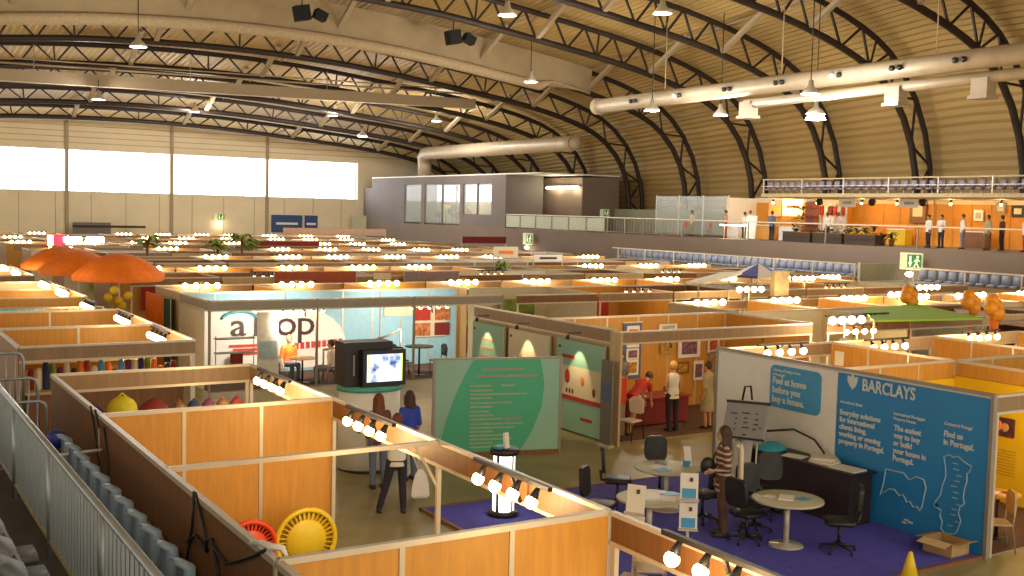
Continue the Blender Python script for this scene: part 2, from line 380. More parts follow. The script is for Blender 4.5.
for i, (y0, y1) in enumerate([(77.7, 81.2), (72.5, 75.7), (71.2, 72.3)]):
    t = thing('tube_light', ['fluorescent tube light over the pale column in the recess', 'longer fluorescent tube light right of the column', 'short fluorescent tube light at the right end of the recess'][i], 'light', (49.85, (y0 + y1) / 2, 7.15))
    MB().box(-.08, .15, y0 - (y0 + y1) / 2, y1 - (y0 + y1) / 2, .02, .12).build('housing', alud, t)
    MB().tube([(-.1, y0 - (y0 + y1) / 2, -.05), (-.1, y1 - (y0 + y1) / 2, -.05)], .10, 8).build('tube', tubem, t)
    point('tube_glow', (-.35, 0, -.1), 45, (1, .88, .6), .1, t)
# railings at the edge
t = thing('glass_railing', 'pale glass panelled railing on the balcony in front of the recess', 'railing', (46.1, 0, 3.75))
MB().box(-.03, .03, 62.5, 76, 1.08, 1.14).build('top_rail', alu, t)
for yy in range(6): MB().box(-.03, .03, 62.6 + yy * 2.25 - .03 + (0 if yy else .0), 62.6 + yy * 2.25 + .03, 0, 1.1).build('post', alud, t)
for yy in range(6): MB().box(-.01, .01, 62.7 + yy * 2.25, 64.75 + yy * 2.25, .1, 1.02).build('glass_panel', mat('milky glass', (.55, .62, .5), .3, alpha=.75), t)
t = thing('bar_railing', 'thin metal bar railing along the balcony beside the exit sign', 'railing', (46.1, 0, 3.75))
MB().box(-.03, .03, 24, 62.4, 1.06, 1.12).build('top_rail', alu, t)
MB().box(-.02, .02, 54, 62.4, .1, .13).build('bottom_rail', alud, t)
for k in [0, 1, 2, 3, 4, 7, 10, 13, 16, 19]: MB().box(-.03, .03, 62.3 - k * 2 - .03, 62.3 - k * 2 + .03, 0, 1.08).build('post', alud, t)
q = MB()
for k in range(25): q.box(-.012, .012, 62.2 - k * .33, 62.225 - k * .33, .1, 1.06)
o = q.build('bars', alud, t); o['kind'] = 'stuff'
struct('wall_parapet', B(53.2, 53.5, 54.5, 71, 3.75, 5.5), mat('sage plaster', (.36, .37, .25), .7))
t = thing('glass_screen', 'clear glass screen standing on the balcony left of the shops', 'glass screen', (50.2, 0, 3.75))
MB().box(-.01, .01, 54.4, 62, .1, 2.7).build('pane', glass, t)
for yy in (54.5, 57, 59.5, 62): MB().box(-.04, .04, yy - .04, yy + .04, 0, 2.75).build('post', white, t)
# seats of an upper stand behind a rail
def seat_mesh(w, m, name, lab, cat, grp):
    t = thing(name, lab, cat, (0, 0, 0), 0, grp)
    q = MB(); q.loft([[Vector((-.05 - .1 * (1 - abs(a) / .21) ** .5 * 0 + b, a * w, z)) for a, b in ((-.2, .02), (-.2, -.04), (-.1, -.09), (.1, -.09), (.2, -.04), (.2, .02), (.1, -.02), (-.1, -.02))] for z in (0, .2, .42)] + [[Vector((b + .03, a * w * .75, .48)) for a, b in ((-.2, .02), (-.2, -.04), (-.1, -.07), (.1, -.07), (.2, -.04), (.2, .02), (.1, .0), (-.1, .0))]])
    q.build('seat_back', m, t)
    q = MB(); q.loft([[Vector((x, a * w, z)) for a, z in ((-.2, .02), (-.12, -.04), (.12, -.04), (.2, .02), (.12, .05), (-.12, .05))] for x in (-.03, -.22, -.42)]); q.build('seat_pan', m, t)
    MB().bar((-.1, 0, -.05), (-.1, 0, -.32), .05).build('bracket', alud, t)
    return t
struct('trim_4', MB().box(47.9, 48.5, 24, 49.2, 6.35, 6.55).box(47.95, 48.0, 24, 49.2, 7.35, 7.42).box(48.5, 53.9, 24, 49.2, 6.3, 6.42), mat('dull gold trim', (.42, .33, .18), .6))
ut = thing('upper_railing', 'long cream rail with posts in front of the violet seats above the shops', 'railing', (47.92, 0, 6.55))
for k in range(9): MB().box(-.03, .03, 24.2 + k * 3.1, 24.26 + k * 3.1, 0, .85).build('post', alu, ut)
MB().box(-.03, .03, 24, 49.2, .42, .45).build('middle_rail', alu, ut)
s0 = seat_mesh(1.05, seatv, 'stadium_seat', 'violet grey plastic seat in the high row above the lit shops', 'seat', 'violet seats in the row above the shops')
s0.location = (48.3, 48.8, 6.8); st = snapshot(s0)
s0['label'] = 'violet grey seat, first from the left in the high row above the shops'
for k in range(1, 42): copy_tree(st, None, (48.3, 48.8 - k * .58, 6.8), label='violet grey seat, %s from the left in the high row above the shops' % nth(k))
# seat rows below the balcony
for a, b, nm in ((36.5, 56, 1), (25, 33.6, 2)):
    struct('trim_%d' % (4 + nm), MB().box(41.9, 44.8, a, b, 0, 2.32), mat('stand timber', (.34, .22, .09), .6))
    ra = thing('stand_railing', 'pale rail before the light blue seats ' + ('left of the large exit sign' if nm == 1 else 'right of the large exit sign'), 'railing', (41.92, 0, 2.32))
    MB().box(-.02, .02, a, b, .62, .68).build('top_rail', alu, ra)
    for k in range(int((b - a) / 2.7) + 1): MB().box(-.025, .025, a + k * 2.7, a + k * 2.7 + .05, 0, .64).build('post', alu, ra)
s1 = seat_mesh(1.1, seatl, 'stadium_seat', 'light blue plastic seat in the lower stand row left of the exit sign', 'seat', 'blue seats left of the exit sign')
s1.location = (42.5, 37, 2.42); st = snapshot(s1)
s1['label'] = 'light blue seat, first from the right in the row left of the exit sign'
for k in range(1, 36): copy_tree(st, None, (42.5, 37 + k * .53, 2.42), label='light blue seat, %s from the right in the row left of the exit sign' % nth(k))
for k in range(15): copy_tree(st, None, (42.5, 33 - k * .53, 2.42), label='light blue seat, %s from the left in the row right of the exit sign' % nth(k), group='blue seats right of the exit sign')
t = thing('stand_end_panel', 'small green grey panel closing the end of the seat row', 'panel', (42, 36.3, 0)); MB().box(-.05, 2.6, -.05, .05, 1.5, 3.0).build('board', mat('sage plaster', (.36, .37, .25), .7), t); MB().box(-.06, 0, -.06, .06, 0, 3.05).build('post', alu, t)

# exit signs (arrow and running figure)
def exit_sign(loc, w, h, face, lab, lamp=True, arrow=True):
    t = thing('exit_sign', lab, 'exit sign', loc, 0 if face == 'Y' else -PI / 2)
    MB().box(-w / 2, w / 2, -.03, .03, -h / 2, h / 2).build('panel', mat('exit cream', (.62, .62, .38), .5, emit=.15, ecol=(.7, .8, .4)), t)
    g = mat('exit green', (.03, .22, .06), .5)
    MB().box(-w * .16, w * .46, -.045, -.03, -h * .40, h * .40).build('green_field', g, t)
    wh = mat('exit white', (.7, .75, .55), .5, emit=.25, ecol=(.8, .9, .6))
    fn = lambda a, b, d: (a, d, b)
    MB().prism([(-w * .02, -h * .32), (w * .08, -h * .05), (w * .03, -h * .05), (w * .03, h * .32), (-w * .06, h * .32), (-w * .06, -h * .05), (-w * .11, -h * .05)], fn, -.06, -.045).build('arrow', wh, t)
    q = MB(); q.prism([(w * .30 + .06 * w * math.cos(a * PI / 4), h * .26 + .06 * w * math.sin(a * PI / 4)) for a in range(8)], fn, -.06, -.045)
    q.add([], []); MBx = q
    for p in ([(.20, .14), (.34, .16), (.30, -.08), (.22, -.06)], [(.22, -.06), (.28, -.08), (.40, -.34), (.34, -.36)], [(.22, -.06), (.27, -.06), (.18, -.34), (.13, -.32)], [(.33, .15), (.42, .02), (.40, -.02), (.31, .08)], [(.21, .12), (.13, .0), (.16, -.03), (.24, .07)]):
        MBx.prism([(a * w, b * h) for a, b in p], fn, -.06, -.045)
    MBx.build('running_figure', wh, t)
    if lamp:
        MB().ball((0, -.1, -h / 2 - .22), .16, 10, 7, (1.5, 1, .8)).build('lamp', tubem, t); point('sign_glow', (0, -.4, -h / 2 - .3), 12, (1, .8, .5), .1, t)
        MB().bar((0, 0, -h / 2 - .1), (0, 0, -h / 2), .05).build('bracket', alud, t)
    return t
exit_sign((45.6, 36.2, 3.11), 1.35, .85, 'X', 'large green exit sign with arrow and running figure in front of balcony wall')
MB().bar((0, 0, .3), (0, .4, .3), .04).build('arm', alud, bpy.data.objects['exit_sign'])
exit_sign((31.1, YE - .2, 3.85), 1.05, .7, 'Y', 'green exit sign on the far cream gable wall')
exit_sign((52.2, 70.94, 5.15), .9, .6, 'Y', 'small green exit sign at the end of the grey recess above the balcony', False)
t = exit_sign((45.7, 72.0, 3.0), 1.4, .9, 'X', 'pale exit sign with bright lamp hanging on the balcony face')

MB().bar((0, 0, .4), (0, .3, .4), .05).build('arm', alud, t)
# posters low on the gable wall
for i, (x0, x1) in enumerate([(36.25, 39.4), (39.65, 41)]):
    t = thing('wall_banner', ['wide dark blue banner with a white word on the gable wall', 'narrow dark blue banner right of the wide one'][i], 'banner', ((x0 + x1) / 2, YE - .15, 3.35)); w = (x1 - x0) / 2
    MB().box(-w, w, -.03, .03, -.85, .85).build('panel', mat('banner blue', (.03, .07, .22), .6), t); MB().box(-w * .7, w * .7, -.05, -.03, -.1, .12).build('word_strip', white, t)
    MB().box(-w - .05, w + .05, -.04, .04, .85, .9).build('frame', white, t)
t = thing('wall_panel', 'greenish white partition at the corner of the gable wall', 'partition', (45.2, YE - .8, 0)); MB().box(-.8, .8, -.05, .05, 0, 4.3).build('board', mat('pale sage', (.62, .62, .42), .7), t); MB().box(-.85, -.78, -.07, .07, 0, 4.35).build('post', alu, t)
t = thing('wall_panel', 'dark grey hoarding against the left part of the gable wall', 'partition', (19.4, YE - 1.2, 0)); MB().box(-1.6, 1.6, -.05, .05, 0, 3.2).build('board', slabm2, t); MB().box(-1.6, 4.6, -.15, .15, 2.75, 2.95).build('rail', steel, t)

# shops on the mezzanine
ob = mat('amber shop wall', (.62, .27, .025), .6, var=.08)
def shop_wall(y0, y1, m, lab, x=52.4, h=2.65):
    t = thing('shop_back_wall', lab, 'wall panel', (x, (y0 + y1) / 2, 3.75)); w = (y1 - y0) / 2
    MB().box(-.05, .05, -w, w, 0, h).build('panel', m, t); MB().box(-.12, -.05, -w, w, h - .32, h).build('header', cream, t)
    q = MB(); k = max(1, round(2 * w / 1.2))
    for i in range(k + 1): MB().box(-.09, -.05, -w + i * 2 * w / k - .03, -w + i * 2 * w / k + .03, 0, h - .3).build('post', wood, t)
    return t
shop_wall(49.6, 54.2, ob, 'amber shop wall with a lit poster on the mezzanine')
shop_wall(46.1, 49.5, white, 'white shop wall hung with red clothes on the mezzanine')
shop_wall(40.2, 46, ob, 'amber shop wall behind the planters on the mezzanine')
shop_wall(33.2, 40.1, ob, 'amber shop wall with small posters beside the doorway on the mezzanine')
shop_wall(24, 33.1, ob, 'amber shop wall furthest right on the mezzanine')
for yy, lb in ((54.2, 'left end side wall of the lit shops'), (46.05, 'side wall between the red clothes and the planters'), (33.15, 'side wall near the right end of the shops')):
    x0 = -1.2 if yy > 50 else .9
    t = thing('shop_side_wall', lb, 'wall panel', (51, yy, 3.75)); MB().box(x0, 1.35, -.04, .04, 0, 2.6).build('panel', ob if yy < 50 else white, t); MB().box(x0 - .05, x0 + .02, -.06, .06, 0, 2.62).build('post', alu, t)
t = thing('lit_poster', 'glowing yellow white poster on the left amber shop wall', 'poster', (52.2, 50.75, 5.8)); MB().box(-.03, .03, -.85, .85, -.55, .6).build('print', mat('lit poster', (1, .85, .4), emit=1.6, ecol=(1, .78, .3), var=0), t); MB().box(-.05, -.03, -.6, .5, -.05, .12).build('word_strip', orange, t)
t = thing('pink_poster', 'small pink and orange poster left of the glowing one', 'poster', (52.2, 52.3, 5.7)); MB().box(-.03, .03, -.55, .55, -.5, .5).build('print', mat('pink print', (.8, .35, .15), emit=.3), t); MB().box(-.04, -.03, -.4, .4, -.1, .1).build('word_strip', yellow, t)
t = thing('display_shelf', 'red display shelves against the white shop wall', 'shelf', (51.9, 49, 3.75))
for k in range(4): MB().box(-.2, .2, -.5, .5, .5 + k * .5, .62 + k * .5).build('shelf_board', red, t)
MB().box(.15, .2, -.52, .52, 0, 2.4).build('back_board', brown, t)
for i in range(6):
    t = thing('hanging_garment', nth(i) + ' small garment from the left on the white mezzanine shop wall', 'garment', (52.2, 48.3 - i * .36, 5.9), 0, 'garments on the white shop wall')
    MB().box(-.04, .04, -.12, .12, -.55, 0).prism([(-.12, 0), (.12, 0), (.2, -.25), (-.2, -.25)], lambda a, b, d: (d, a, b), -.03, .03).build('cloth', [red, whitec, dred, red, whitec, red][i], t); MB().tube([(0, 0, 0), (0.1, 0, .12)], .015, 5).build('hook', alu, t)
for i, (y, z, w, h, m) in enumerate([(41.2, 5.75, .55, .75, brown), (37.3, 5.5, .28, .3, white), (36.0, 5.9, .3, .3, alud), (35.0, 5.75, .35, .3, black), (33.9, 5.3, .3, .4, white), (31.8, 5.1, .28, .65, white), (30.5, 5.2, .25, .6, white)]):
    t = thing('small_poster', ['double framed brown picture', 'small white notice left of a person', 'little grey round notice', 'small dark picture', 'small grey white notice', 'tall white notice', 'last tall white notice'][i] + ' on the amber mezzanine wall', 'poster', (52.25, y, z))
    MB().box(-.03, .03, -w, w, -h, h).build('print', m, t); MB().box(-.04, -.03, -w * .6, w * .6, -h * .5, h * .5).build('picture', cream if m != white else alud, t)
for i, (y, nm) in enumerate([(45.2, 'Denis'), (40.7, 'Denis')]):
    t = thing('hanging_sign', 'small pale hanging sign %s over the planters' % ['left', 'right'][i], 'sign', (49.6, y - 1.2 + i * .2, 6.12)); MB().box(-.03, .03, -.6, .6, -.3, .2).build('panel', white, t); MB().box(-.04, -.03, -.35, .3, -.12, .02).build('word_strip', alud, t); MB().bar((0, 0, .2), (0, 0, .3), .03).build('hanger', alu, t)
for i, y in enumerate((46.2, 42.3, 38.9)):
    t = thing('round_speaker', 'dark round lamp on the header, %s of three' % ['first from left', 'middle', 'last from left'][i], 'lamp', (49.7, y, 6.12)); MB().ball((0, 0, 0), .22, 10, 7).build('shade', black, t); MB().bar((0, 0, .2), (0, 0, .3), .03).build('hanger', black, t)
for i in range(12):
    y = [46.6, 46, 45.3, 44.6, 43.9, 43.3, 42.6, 42, 41.4, 40.8, 40.2, 39.6][i]
    t = thing('potted_plant', ('tall dark plant, ' if i < 2 else 'dark bushy plant, ') + nth(i) + ' from the left in the mezzanine planter row', 'plant', (48.2, y, 3.75), R.uniform(0, 6), 'potted plants on the mezzanine')
    q = MB(); h = R.uniform(.6, 1.1) if i > 1 else 2.1
    for k in range(26):
        a = R.uniform(0, 6.28); z = R.uniform(.3, h); r = R.uniform(.05, .24)
        q.obox((r * math.cos(a), r * math.sin(a), z), (math.cos(a), math.sin(a), R.uniform(-.5, .8)), (-math.sin(a), math.cos(a), .1), .16, .06, .005)
    q.build('foliage', mat('dark leaves', (.04, .05, .02), .7, var=.3), t); MB().lathe((0, 0, 0), [(.12, 0), (.18, .3), (.15, .3)], 10).build('pot', brown, t)
for i in range(3):
    t = thing('planter_box', ['left', 'middle', 'right'][i] + ' long dark planter box at the balcony edge in front of the plants', 'planter', (47.2, 45.3 - i * 2.3, 3.75)); MB().box(-.25, .25, -1.05, 1.05, 0, .55).build('body', mat('dark planter', (.05, .03, .02), .7), t); MB().box(-.28, .28, -1.08, 1.08, .55, .6).build('rim', brown, t)
for i, (y, m) in enumerate([(53, white), (51.6, black), (50.2, wood), (48.2, white), (44.4, yellowp), (41.6, yellowp), (36.6, brown), (33.2, alud)]):
    t = thing('shop_counter', ['white counter under the pink poster', 'black counter near the cyclist poster', 'wooden counter by the red shelves', 'white counter below red clothes', 'yellow low counter behind plants', 'second yellow low counter behind plants', 'brown counter between standing visitors', 'grey counter furthest right'][i] + ' upstairs', 'counter', ([49.4, 50.7, 49.4, 49.4][i] if i < 4 else 51.3, y, 3.75))
    MB().box(-.3, .3, -.6, .6, 0, .85).build('body', m, t); MB().box(-.34, .34, -.64, .64, .85, .9).build('top', white if m != white else alu, t)
t = thing('information_board', 'white leaning notice board on the mezzanine edge', 'board', (47.6, 49.6, 3.75)); MB().obox((0, 0, .75), (.1, 0, 1), (0, 1, 0), .7, .4, .02).build('panel', white, t); MB().bar((.35, 0, 0), (.05, 0, 1.3), .04).build('leg', alud, t)
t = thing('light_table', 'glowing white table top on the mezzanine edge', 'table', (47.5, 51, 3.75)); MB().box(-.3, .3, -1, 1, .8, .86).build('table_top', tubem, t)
for a in (-.9, .9): MB().box(-.03, .03, a - .03, a + .03, 0, .8).build('leg', alud, t)
for i, (x, y, z, e) in enumerate([(51.2, 51.5, 6.0, 110), (51.2, 47.8, 6.0, 90), (50.8, 44, 6.0, 130), (50.8, 41.5, 6.0, 110), (50.8, 38.0, 6.0, 130), (50.8, 35, 6.0, 110), (50.8, 31, 6.0, 130), (50.8, 27.5, 6, 120)]):
    t = thing('shop_spotlight', nth(i) + ' small lit spotlight from the left under the mezzanine fascia', 'spotlight', (x, y, z + .1), 0, 'mezzanine shop spotlights')
    MB().tube([(0, 0, 0), (.05, 0, .2)], [.09, .05], 8).build('housing', black, t); MB().ball((0, 0, -.03), .075, 8, 6).build('bulb', bulbm, t); point('shop_glow', (0, 0, -.25), e * .42, (1, .62, .25), .12, t)

# ------------------------------------------------------------------ stand rail and seats at the photographer's feet
t = thing('stand_railing', 'grey barred railing running down the left beside the stadium stand', 'railing', (1.6, 0, 0))
def rz_(y): return 2.86 + .004 * (y - 6)
MB().tube([(0, 3.2, rz_(3.2)), (0, 20, rz_(20))], .032, 8).build('top_rail', railm, t)
MB().tube([(0, 3.2, 2.02), (0, 20, 2.05)], .022, 8).build('bottom_rail', mat('ochre rail', (.30, .26, .12), .5), t)
for k in range(8): MB().tube([(0, 3.6 + k * 2.25, 1.9), (0, 3.6 + k * 2.25, rz_(0) + .02)], .035, 8).build('post', railm, t)
q = MB()
for k in range(128): q.bar((0, 3.3 + k * .13, 2.04), (0, 3.3 + k * .13, 2.85), .022)
o = q.build('bars', railm, t); o['kind'] = 'stuff'
struct('trim_7', MB().box(.9, 2.5, 2, 20, 0, 1.46).box(-6, .9, 2, 20, 0, 2.1).box(-6, .35, 2, 20, 2.1, 2.5), concrete)
s2 = seat_mesh(.45, seatb, 'stadium_seat', 'pale blue plastic seat in the row between the grey railing and the brown panel wall', 'seat', 'pale blue seats behind the grey railing')
s2.location = (2.25, 7.0, 1.80); s2.rotation_euler = (0, 0, PI); st = snapshot(s2)
s2['label'] = 'pale blue seat, first from the camera between grey railing and brown wall'
for k in range(1, 14): copy_tree(st, None, (2.25, 7.0 + k * .53, 1.80), label='pale blue seat, %s from the camera between grey railing and brown wall' % nth(k))
s3 = seat_mesh(1.0, seatg, 'stadium_seat', 'dark grey folded seat left of the grey railing', 'seat', 'dark grey seats left of the railing')
s3.location = (.82, 4.5, 2.42); s3.rotation_euler = (0, 0, PI); st = snapshot(s3)
s3['label'] = 'dark grey folded seat, first from the camera left of the railing'
for k in range(1, 9): copy_tree(st, None, (.82, 4.5 + k * .53, 2.42), label='dark grey folded seat, %s from the camera left of the railing' % nth(k))
t = thing('hand_rail', 'dark handrail in the lower left corner below the grey railing', 'railing', (.95, 0, 0)); MB().tube([(0, 2.5, 2.75), (0, 9.5, 2.78)], .035, 8).build('rail', steel, t)
for yy in (3, 5, 7, 9): MB().tube([(0, yy, 2.1), (0, yy, 2.76)], .025, 6).build('post', steel, t)
for i, (y, x0, zt) in enumerate([(17.4, 1.75, 2.84), (16.05, 1.75, 2.66), (15.3, 1.75, 2.46)]):
    t = thing('crowd_barrier', ['highest and farthest', 'middle', 'lowest and nearest'][i] + ' rounded grey barrier crossing the stand at left', 'barrier', (x0, y, zt))
    MB().tube([(-.1, 0, 0), (.48, 0, 0), (.54, 0, -.03), (.57, 0, -.1), (.57, 0, -.9)], .022, 8).build('frame', railm, t)
    for k in range(5): MB().tube([(-.02 + k * .12, 0, 0), (-.02 + k * .12, 0, -.88)], .011, 6).build('bar', railm, t)
    MB().tube([(-.1, 0, -.85), (.57, 0, -.85)], .018, 6).build('bottom_bar', railm, t)
t = thing('blue_ball', 'round dark blue ball lodged beside the brown panel wall', 'ball', (2.28, 14.3, 2.15)); o = MB().ball((0, 0, 0), .12, 14, 10).build('ball', mat('blue rubber', (.02, .04, .30), .4), t); MB().tube([(0, 0, -.1), (0, 0, -.3)], .02, 6).build('stem', steel, t)
t = thing('white_pole', 'thin white pole lying across the stand at the brown panel wall', 'pole', (2.2, 13.6, 2.1)); MB().tube([(0, 0, 0), (.48, 0, .02)], .018, 6).build('pole', white, t)
MB().tube([(0, 0, 0), (0, 0, -.22)], .018, 6).build('foot', white, t)

# ------------------------------------------------------------------ shell scheme booths
def wall(t, ax, c, a0, a1, m, m2=None, z0=0, z1=2.5, posts=True, step=1.02, skip=()):
    """panel wall: ax 'x' runs along x at y=c, ax 'y' runs along y at x=c; m faces the near or left side, m2 the other"""
    def bx(p, q_, d0, d1, za, zb): return MB().box(p, q_, c + d0, c + d1, za, zb) if ax == 'x' else MB().box(c + d0, c + d1, p, q_, za, zb)
    if m2 is None: bx(a0, a1, -.012, .012, z0, z1 - .02).build('wall_panel', m, t)
    else: bx(a0, a1, -.014, 0, z0, z1 - .02).build('wall_panel', m, t); bx(a0, a1, .0005, .014, z0, z1 - .02).build('wall_panel', m2, t)
    bx(a0, a1, -.03, .03, z1 - .05, z1).build('top_rail', alu, t)
    if posts:
        k = max(1, round((a1 - a0) / step))
        for i in range(k + 1):
            if i in skip: continue
            p = a0 + (a1 - a0) * i / k; bx(p - .024, p + .024, -.024, .024, 0, z1 - .05).build('post', alu, t)
def header(t, ax, c, a0, a1, m, z0=2.2, z1=2.5, posts=True):
    def bx(p, q_, d0, d1, za, zb): return MB().box(p, q_, c + d0, c + d1, za, zb) if ax == 'x' else MB().box(c + d0, c + d1, p, q_, za, zb)
    bx(a0, a1, -.012, .012, z0 + .04, z1 - .04).build('header_board', m, t)
    bx(a0, a1, -.026, .026, z1 - .04, z1).build('top_rail', alu, t); bx(a0, a1, -.026, .026, z0, z0 + .04).build('lower_rail', alu, t)
    if posts:
        for p in (a0 + .055, a1 - .055): bx(p - .024, p + .024, -.024, .024, 0, z0).build('post', alu, t)
def booth(label, group=None): return thing('exhibition_booth', label, 'booth', (0, 0, 0), 0, group)

# a bar of four spotlights; local +y is the way the lamps point
def light_bar(label, cat='light bar', n=4, gap=.33, lit=True, r=.085, energy=34, light=True, full=True, group=None):
    t = thing('spotlight_bar', label, cat, (0, 0, 0), 0, group); w = gap * (n - 1) / 2
    MB().box(-w - .2, w + .2, -.025, .025, -.02, .02).build('track', black if full else steel, t)
    MB().bar((0, 0, 0), (0, -.12, -.3 + .0), .03).build('arm', black, t)
    for i in range(n):
        x = -w + i * gap
        if full:
            l = MB().tube([(x, -.02, .0), (x, .02, -.06), (x, .06, -.13)], [.02, .03, r * .7], 10).build('lamp_housing', black, t)
            MB().ball((x, .075, -.155), r * .85, 10, 7).build('bulb', bulbm if lit else mat('dim bulb', (1, .85, .6), emit=3, ecol=(1, .8, .5), var=0), l)
        else: MB().ball((x, .05, -.12), r, 8, 6).build('bulb', bulbm, t)
    if light: point('bar_light', (0, .30, -.32), energy, (1, .66, .31), .1, t)
    return t

A = booth('nearest big booth with orange inner panels and a brown outer wall')
wall(A, 'y', 2.72, 7.6, 13.9, brown, wood, posts=False); wall(A, 'x', 13.9, 2.72, 5.74, wood); wall(A, 'x', 7.6, 2.72, 5.74, wood)  # outer left faces, here and below: same laminate, its shade put into the brown
header(A, 'y', 5.74, 7.6, 13.9, brown); MB().box(5.715, 5.765, 10.77, 10.82, 0, 2.2).build('post', alu, A)
MB().box(2.72, 5.74, 10.77, 10.83, 2.45, 2.5).build('cross_beam', alu, A)
MB().bar((5.74, 10.8, 1.95), (5.45, 10.8, 2.46), .03).build('corner_brace', alu, A)
Bb = booth('booth cut by the bottom edge of the photo in front of the nearest big booth')
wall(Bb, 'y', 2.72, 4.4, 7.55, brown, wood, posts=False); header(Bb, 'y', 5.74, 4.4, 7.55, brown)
Cc = booth('booth with bags on its shelf just behind the nearest big booth')
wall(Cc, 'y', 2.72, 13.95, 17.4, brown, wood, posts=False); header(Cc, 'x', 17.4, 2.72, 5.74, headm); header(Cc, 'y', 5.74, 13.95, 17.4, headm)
Dd = booth('left booth across the narrow aisle with merchandise on its back wall')
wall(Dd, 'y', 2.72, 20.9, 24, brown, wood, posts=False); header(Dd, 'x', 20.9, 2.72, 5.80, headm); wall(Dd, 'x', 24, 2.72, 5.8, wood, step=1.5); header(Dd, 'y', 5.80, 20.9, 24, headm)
Ee = booth('left booth with tall orange back wall behind the merchandise booth')
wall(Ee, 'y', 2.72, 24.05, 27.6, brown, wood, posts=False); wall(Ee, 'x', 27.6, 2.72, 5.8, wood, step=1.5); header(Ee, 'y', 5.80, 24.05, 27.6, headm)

bars = [(5.52, 12.2, 2.56, PI / 2, 'nearest booth header light bar, upper one before the trouser man'), (5.52, 8.9, 2.56, PI / 2, 'light bar on the nearest booth header in front of the lit pillar'),
        (5.52, 5.9, 2.6, PI / 2, 'light bar at the bottom edge in front of the leaflet stands'),
        (5.5, 15.6, 2.58, PI / 2, 'light bar over the bags behind the nearest back wall'), (5.5, 22.3, 2.55, PI / 2, 'light bar on the right header of the merchandise booth'), (5.5, 25.4, 2.6, PI / 2, 'light bar on the right header behind the merchandise booth'),
        (5.4, 28.9, 2.6, PI / 2, 'light bar on the left strip beyond the tall orange wall')]
for x, y, z, rz, lb in bars:
    b = light_bar(lb, r=.075 if y < 20 else .09, energy=38 if y < 20 else 30); b.location = (x, y, z); b.rotation_euler = (0, 0, rz)

# white photo show wall, blue bank wall
bw = booth('long white and blue bank display wall beside the round tables')
wall(bw, 'y', 14.8, 13.15, 16.2, white, wood, posts=False); wall(bw, 'y', 14.8, 10.15, 13.14, blue, wood, posts=False)
MB().box(14.76, 14.84, 10.1, 10.16, 0, 2.52).build('post', alud, bw); MB().box(14.76, 14.84, 16.18, 16.24, 0, 2.52).build('post', alud, bw)
MB().box(14.765, 14.835, 10.15, 16.2, 2.48, 2.53).build('cap_rail', alud, bw)
X_ = 14.78
q = MB(); q.box(X_ - .005, X_, 12.62, 12.9, 2.2, 2.42)
fx = lambda a, b, d: (X_ - d, a, b)
e = MB(); e.prism([(12.92, 2.42), (12.86, 2.40), (12.84, 2.44), (12.80, 2.45), (12.77, 2.40), (12.70, 2.42), (12.71, 2.32), (12.75, 2.24), (12.81, 2.19), (12.87, 2.25), (12.92, 2.33)], fx, .0, .008); e.build('eagle_emblem', ltext, bw)
text('BARCLAYS', (X_ - .012, 12.60, 2.21), .285, ltext, bw, 'X', xs=.80, bold=.006)
def lines(t, ls, y, z, size, m=ltext, face='X', xs=.92, dz=None, x=None, bold=.004):
    for i, l in enumerate(ls): text(l, ((X_ - .012) if face == 'X' else x, y, z - i * (dz or size * 1.08)), size, m, t, face, xs=xs, bold=bold)
lines(bw, ['International clients'], 13.05, 1.93, .075, xs=.8, bold=.001)
lines(bw, ['Everyday solutions', 'for international', 'clients living,', 'working or owning', 'property in Portugal.'], 13.05, 1.73, .125, dz=.125)
lines(bw, ['International Mortgages', 'Property Finance'], 11.92, 1.91, .075, xs=.85, bold=.001)
lines(bw, ['The easiest', 'way to buy', 'or build', 'your house in', 'Portugal.'], 11.90, 1.66, .125, dz=.125)
lines(bw, ['Contacts in Portugal'], 10.95, 1.92, .075, xs=.8, bold=.001)
lines(bw, ['Find us', 'in Portugal.'], 10.95, 1.74, .13, dz=.13)
def outline(pts, w, m, name, parent):
    q = MB(); q.tube([(X_ - .006, a, b) for a, b in pts], w, 4, closed=True, smooth=False); return q.build(name, m, parent)
alg = [(12.12, .52), (12.06, .75), (12.03, .98), (11.84, .98), (11.67, .99), (11.56, .90), (11.43, .98), (11.28, .97), (11.23, .85), (11.29, .52), (11.33, .45), (11.38, .50), (11.46, .48), (11.52, .55), (11.58, .53), (11.66, .63), (11.74, .60), (11.84, .68), (11.95, .66), (12.03, .60)]
outline(alg, .014, mat('map white', (.32, .52, .64), .5), 'small_map_outline', bw)
por = [(10.93, 1.40), (10.86, 1.46), (10.75, 1.44), (10.68, 1.47), (10.55, 1.40), (10.43, 1.36), (10.46, 1.28), (10.51, 1.23), (10.50, 1.10), (10.53, 1.02), (10.55, .85), (10.52, .76), (10.60, .69), (10.62, .58), (10.57, .48), (10.62, .32), (10.68, .24), (10.84, .21), (10.92, .27), (10.90, .38), (10.95, .47), (10.93, .55), (11.06, .60), (11.04, .68), (10.96, .79), (10.93, .96), (10.88, 1.10), (10.89, 1.25)]
outline(por, .012, mat('map white', (.32, .52, .64), .5), 'country_map_outline', bw)
MB().ball((X_ - .01, 11.02, .62), .035, 8, 6, (.2, 1, 1)).build('map_marker', navy, bw)
for i in range(12):
    a = R.uniform(10.6, 10.85); b = .35 + i * .09; MB().box(X_ - .008, X_ - .002, a - .05, a + .05, b, b + .014).build('map_label', mat('map white', (.32, .52, .64), .5), bw)
for i, (a, b) in enumerate([(11.58, .22), (11.50, .20), (11.62, .17)]): MB().box(X_ - .008, X_ - .002, a - .05, a + .04, b, b + .03).build('foot_note', ltext, bw)
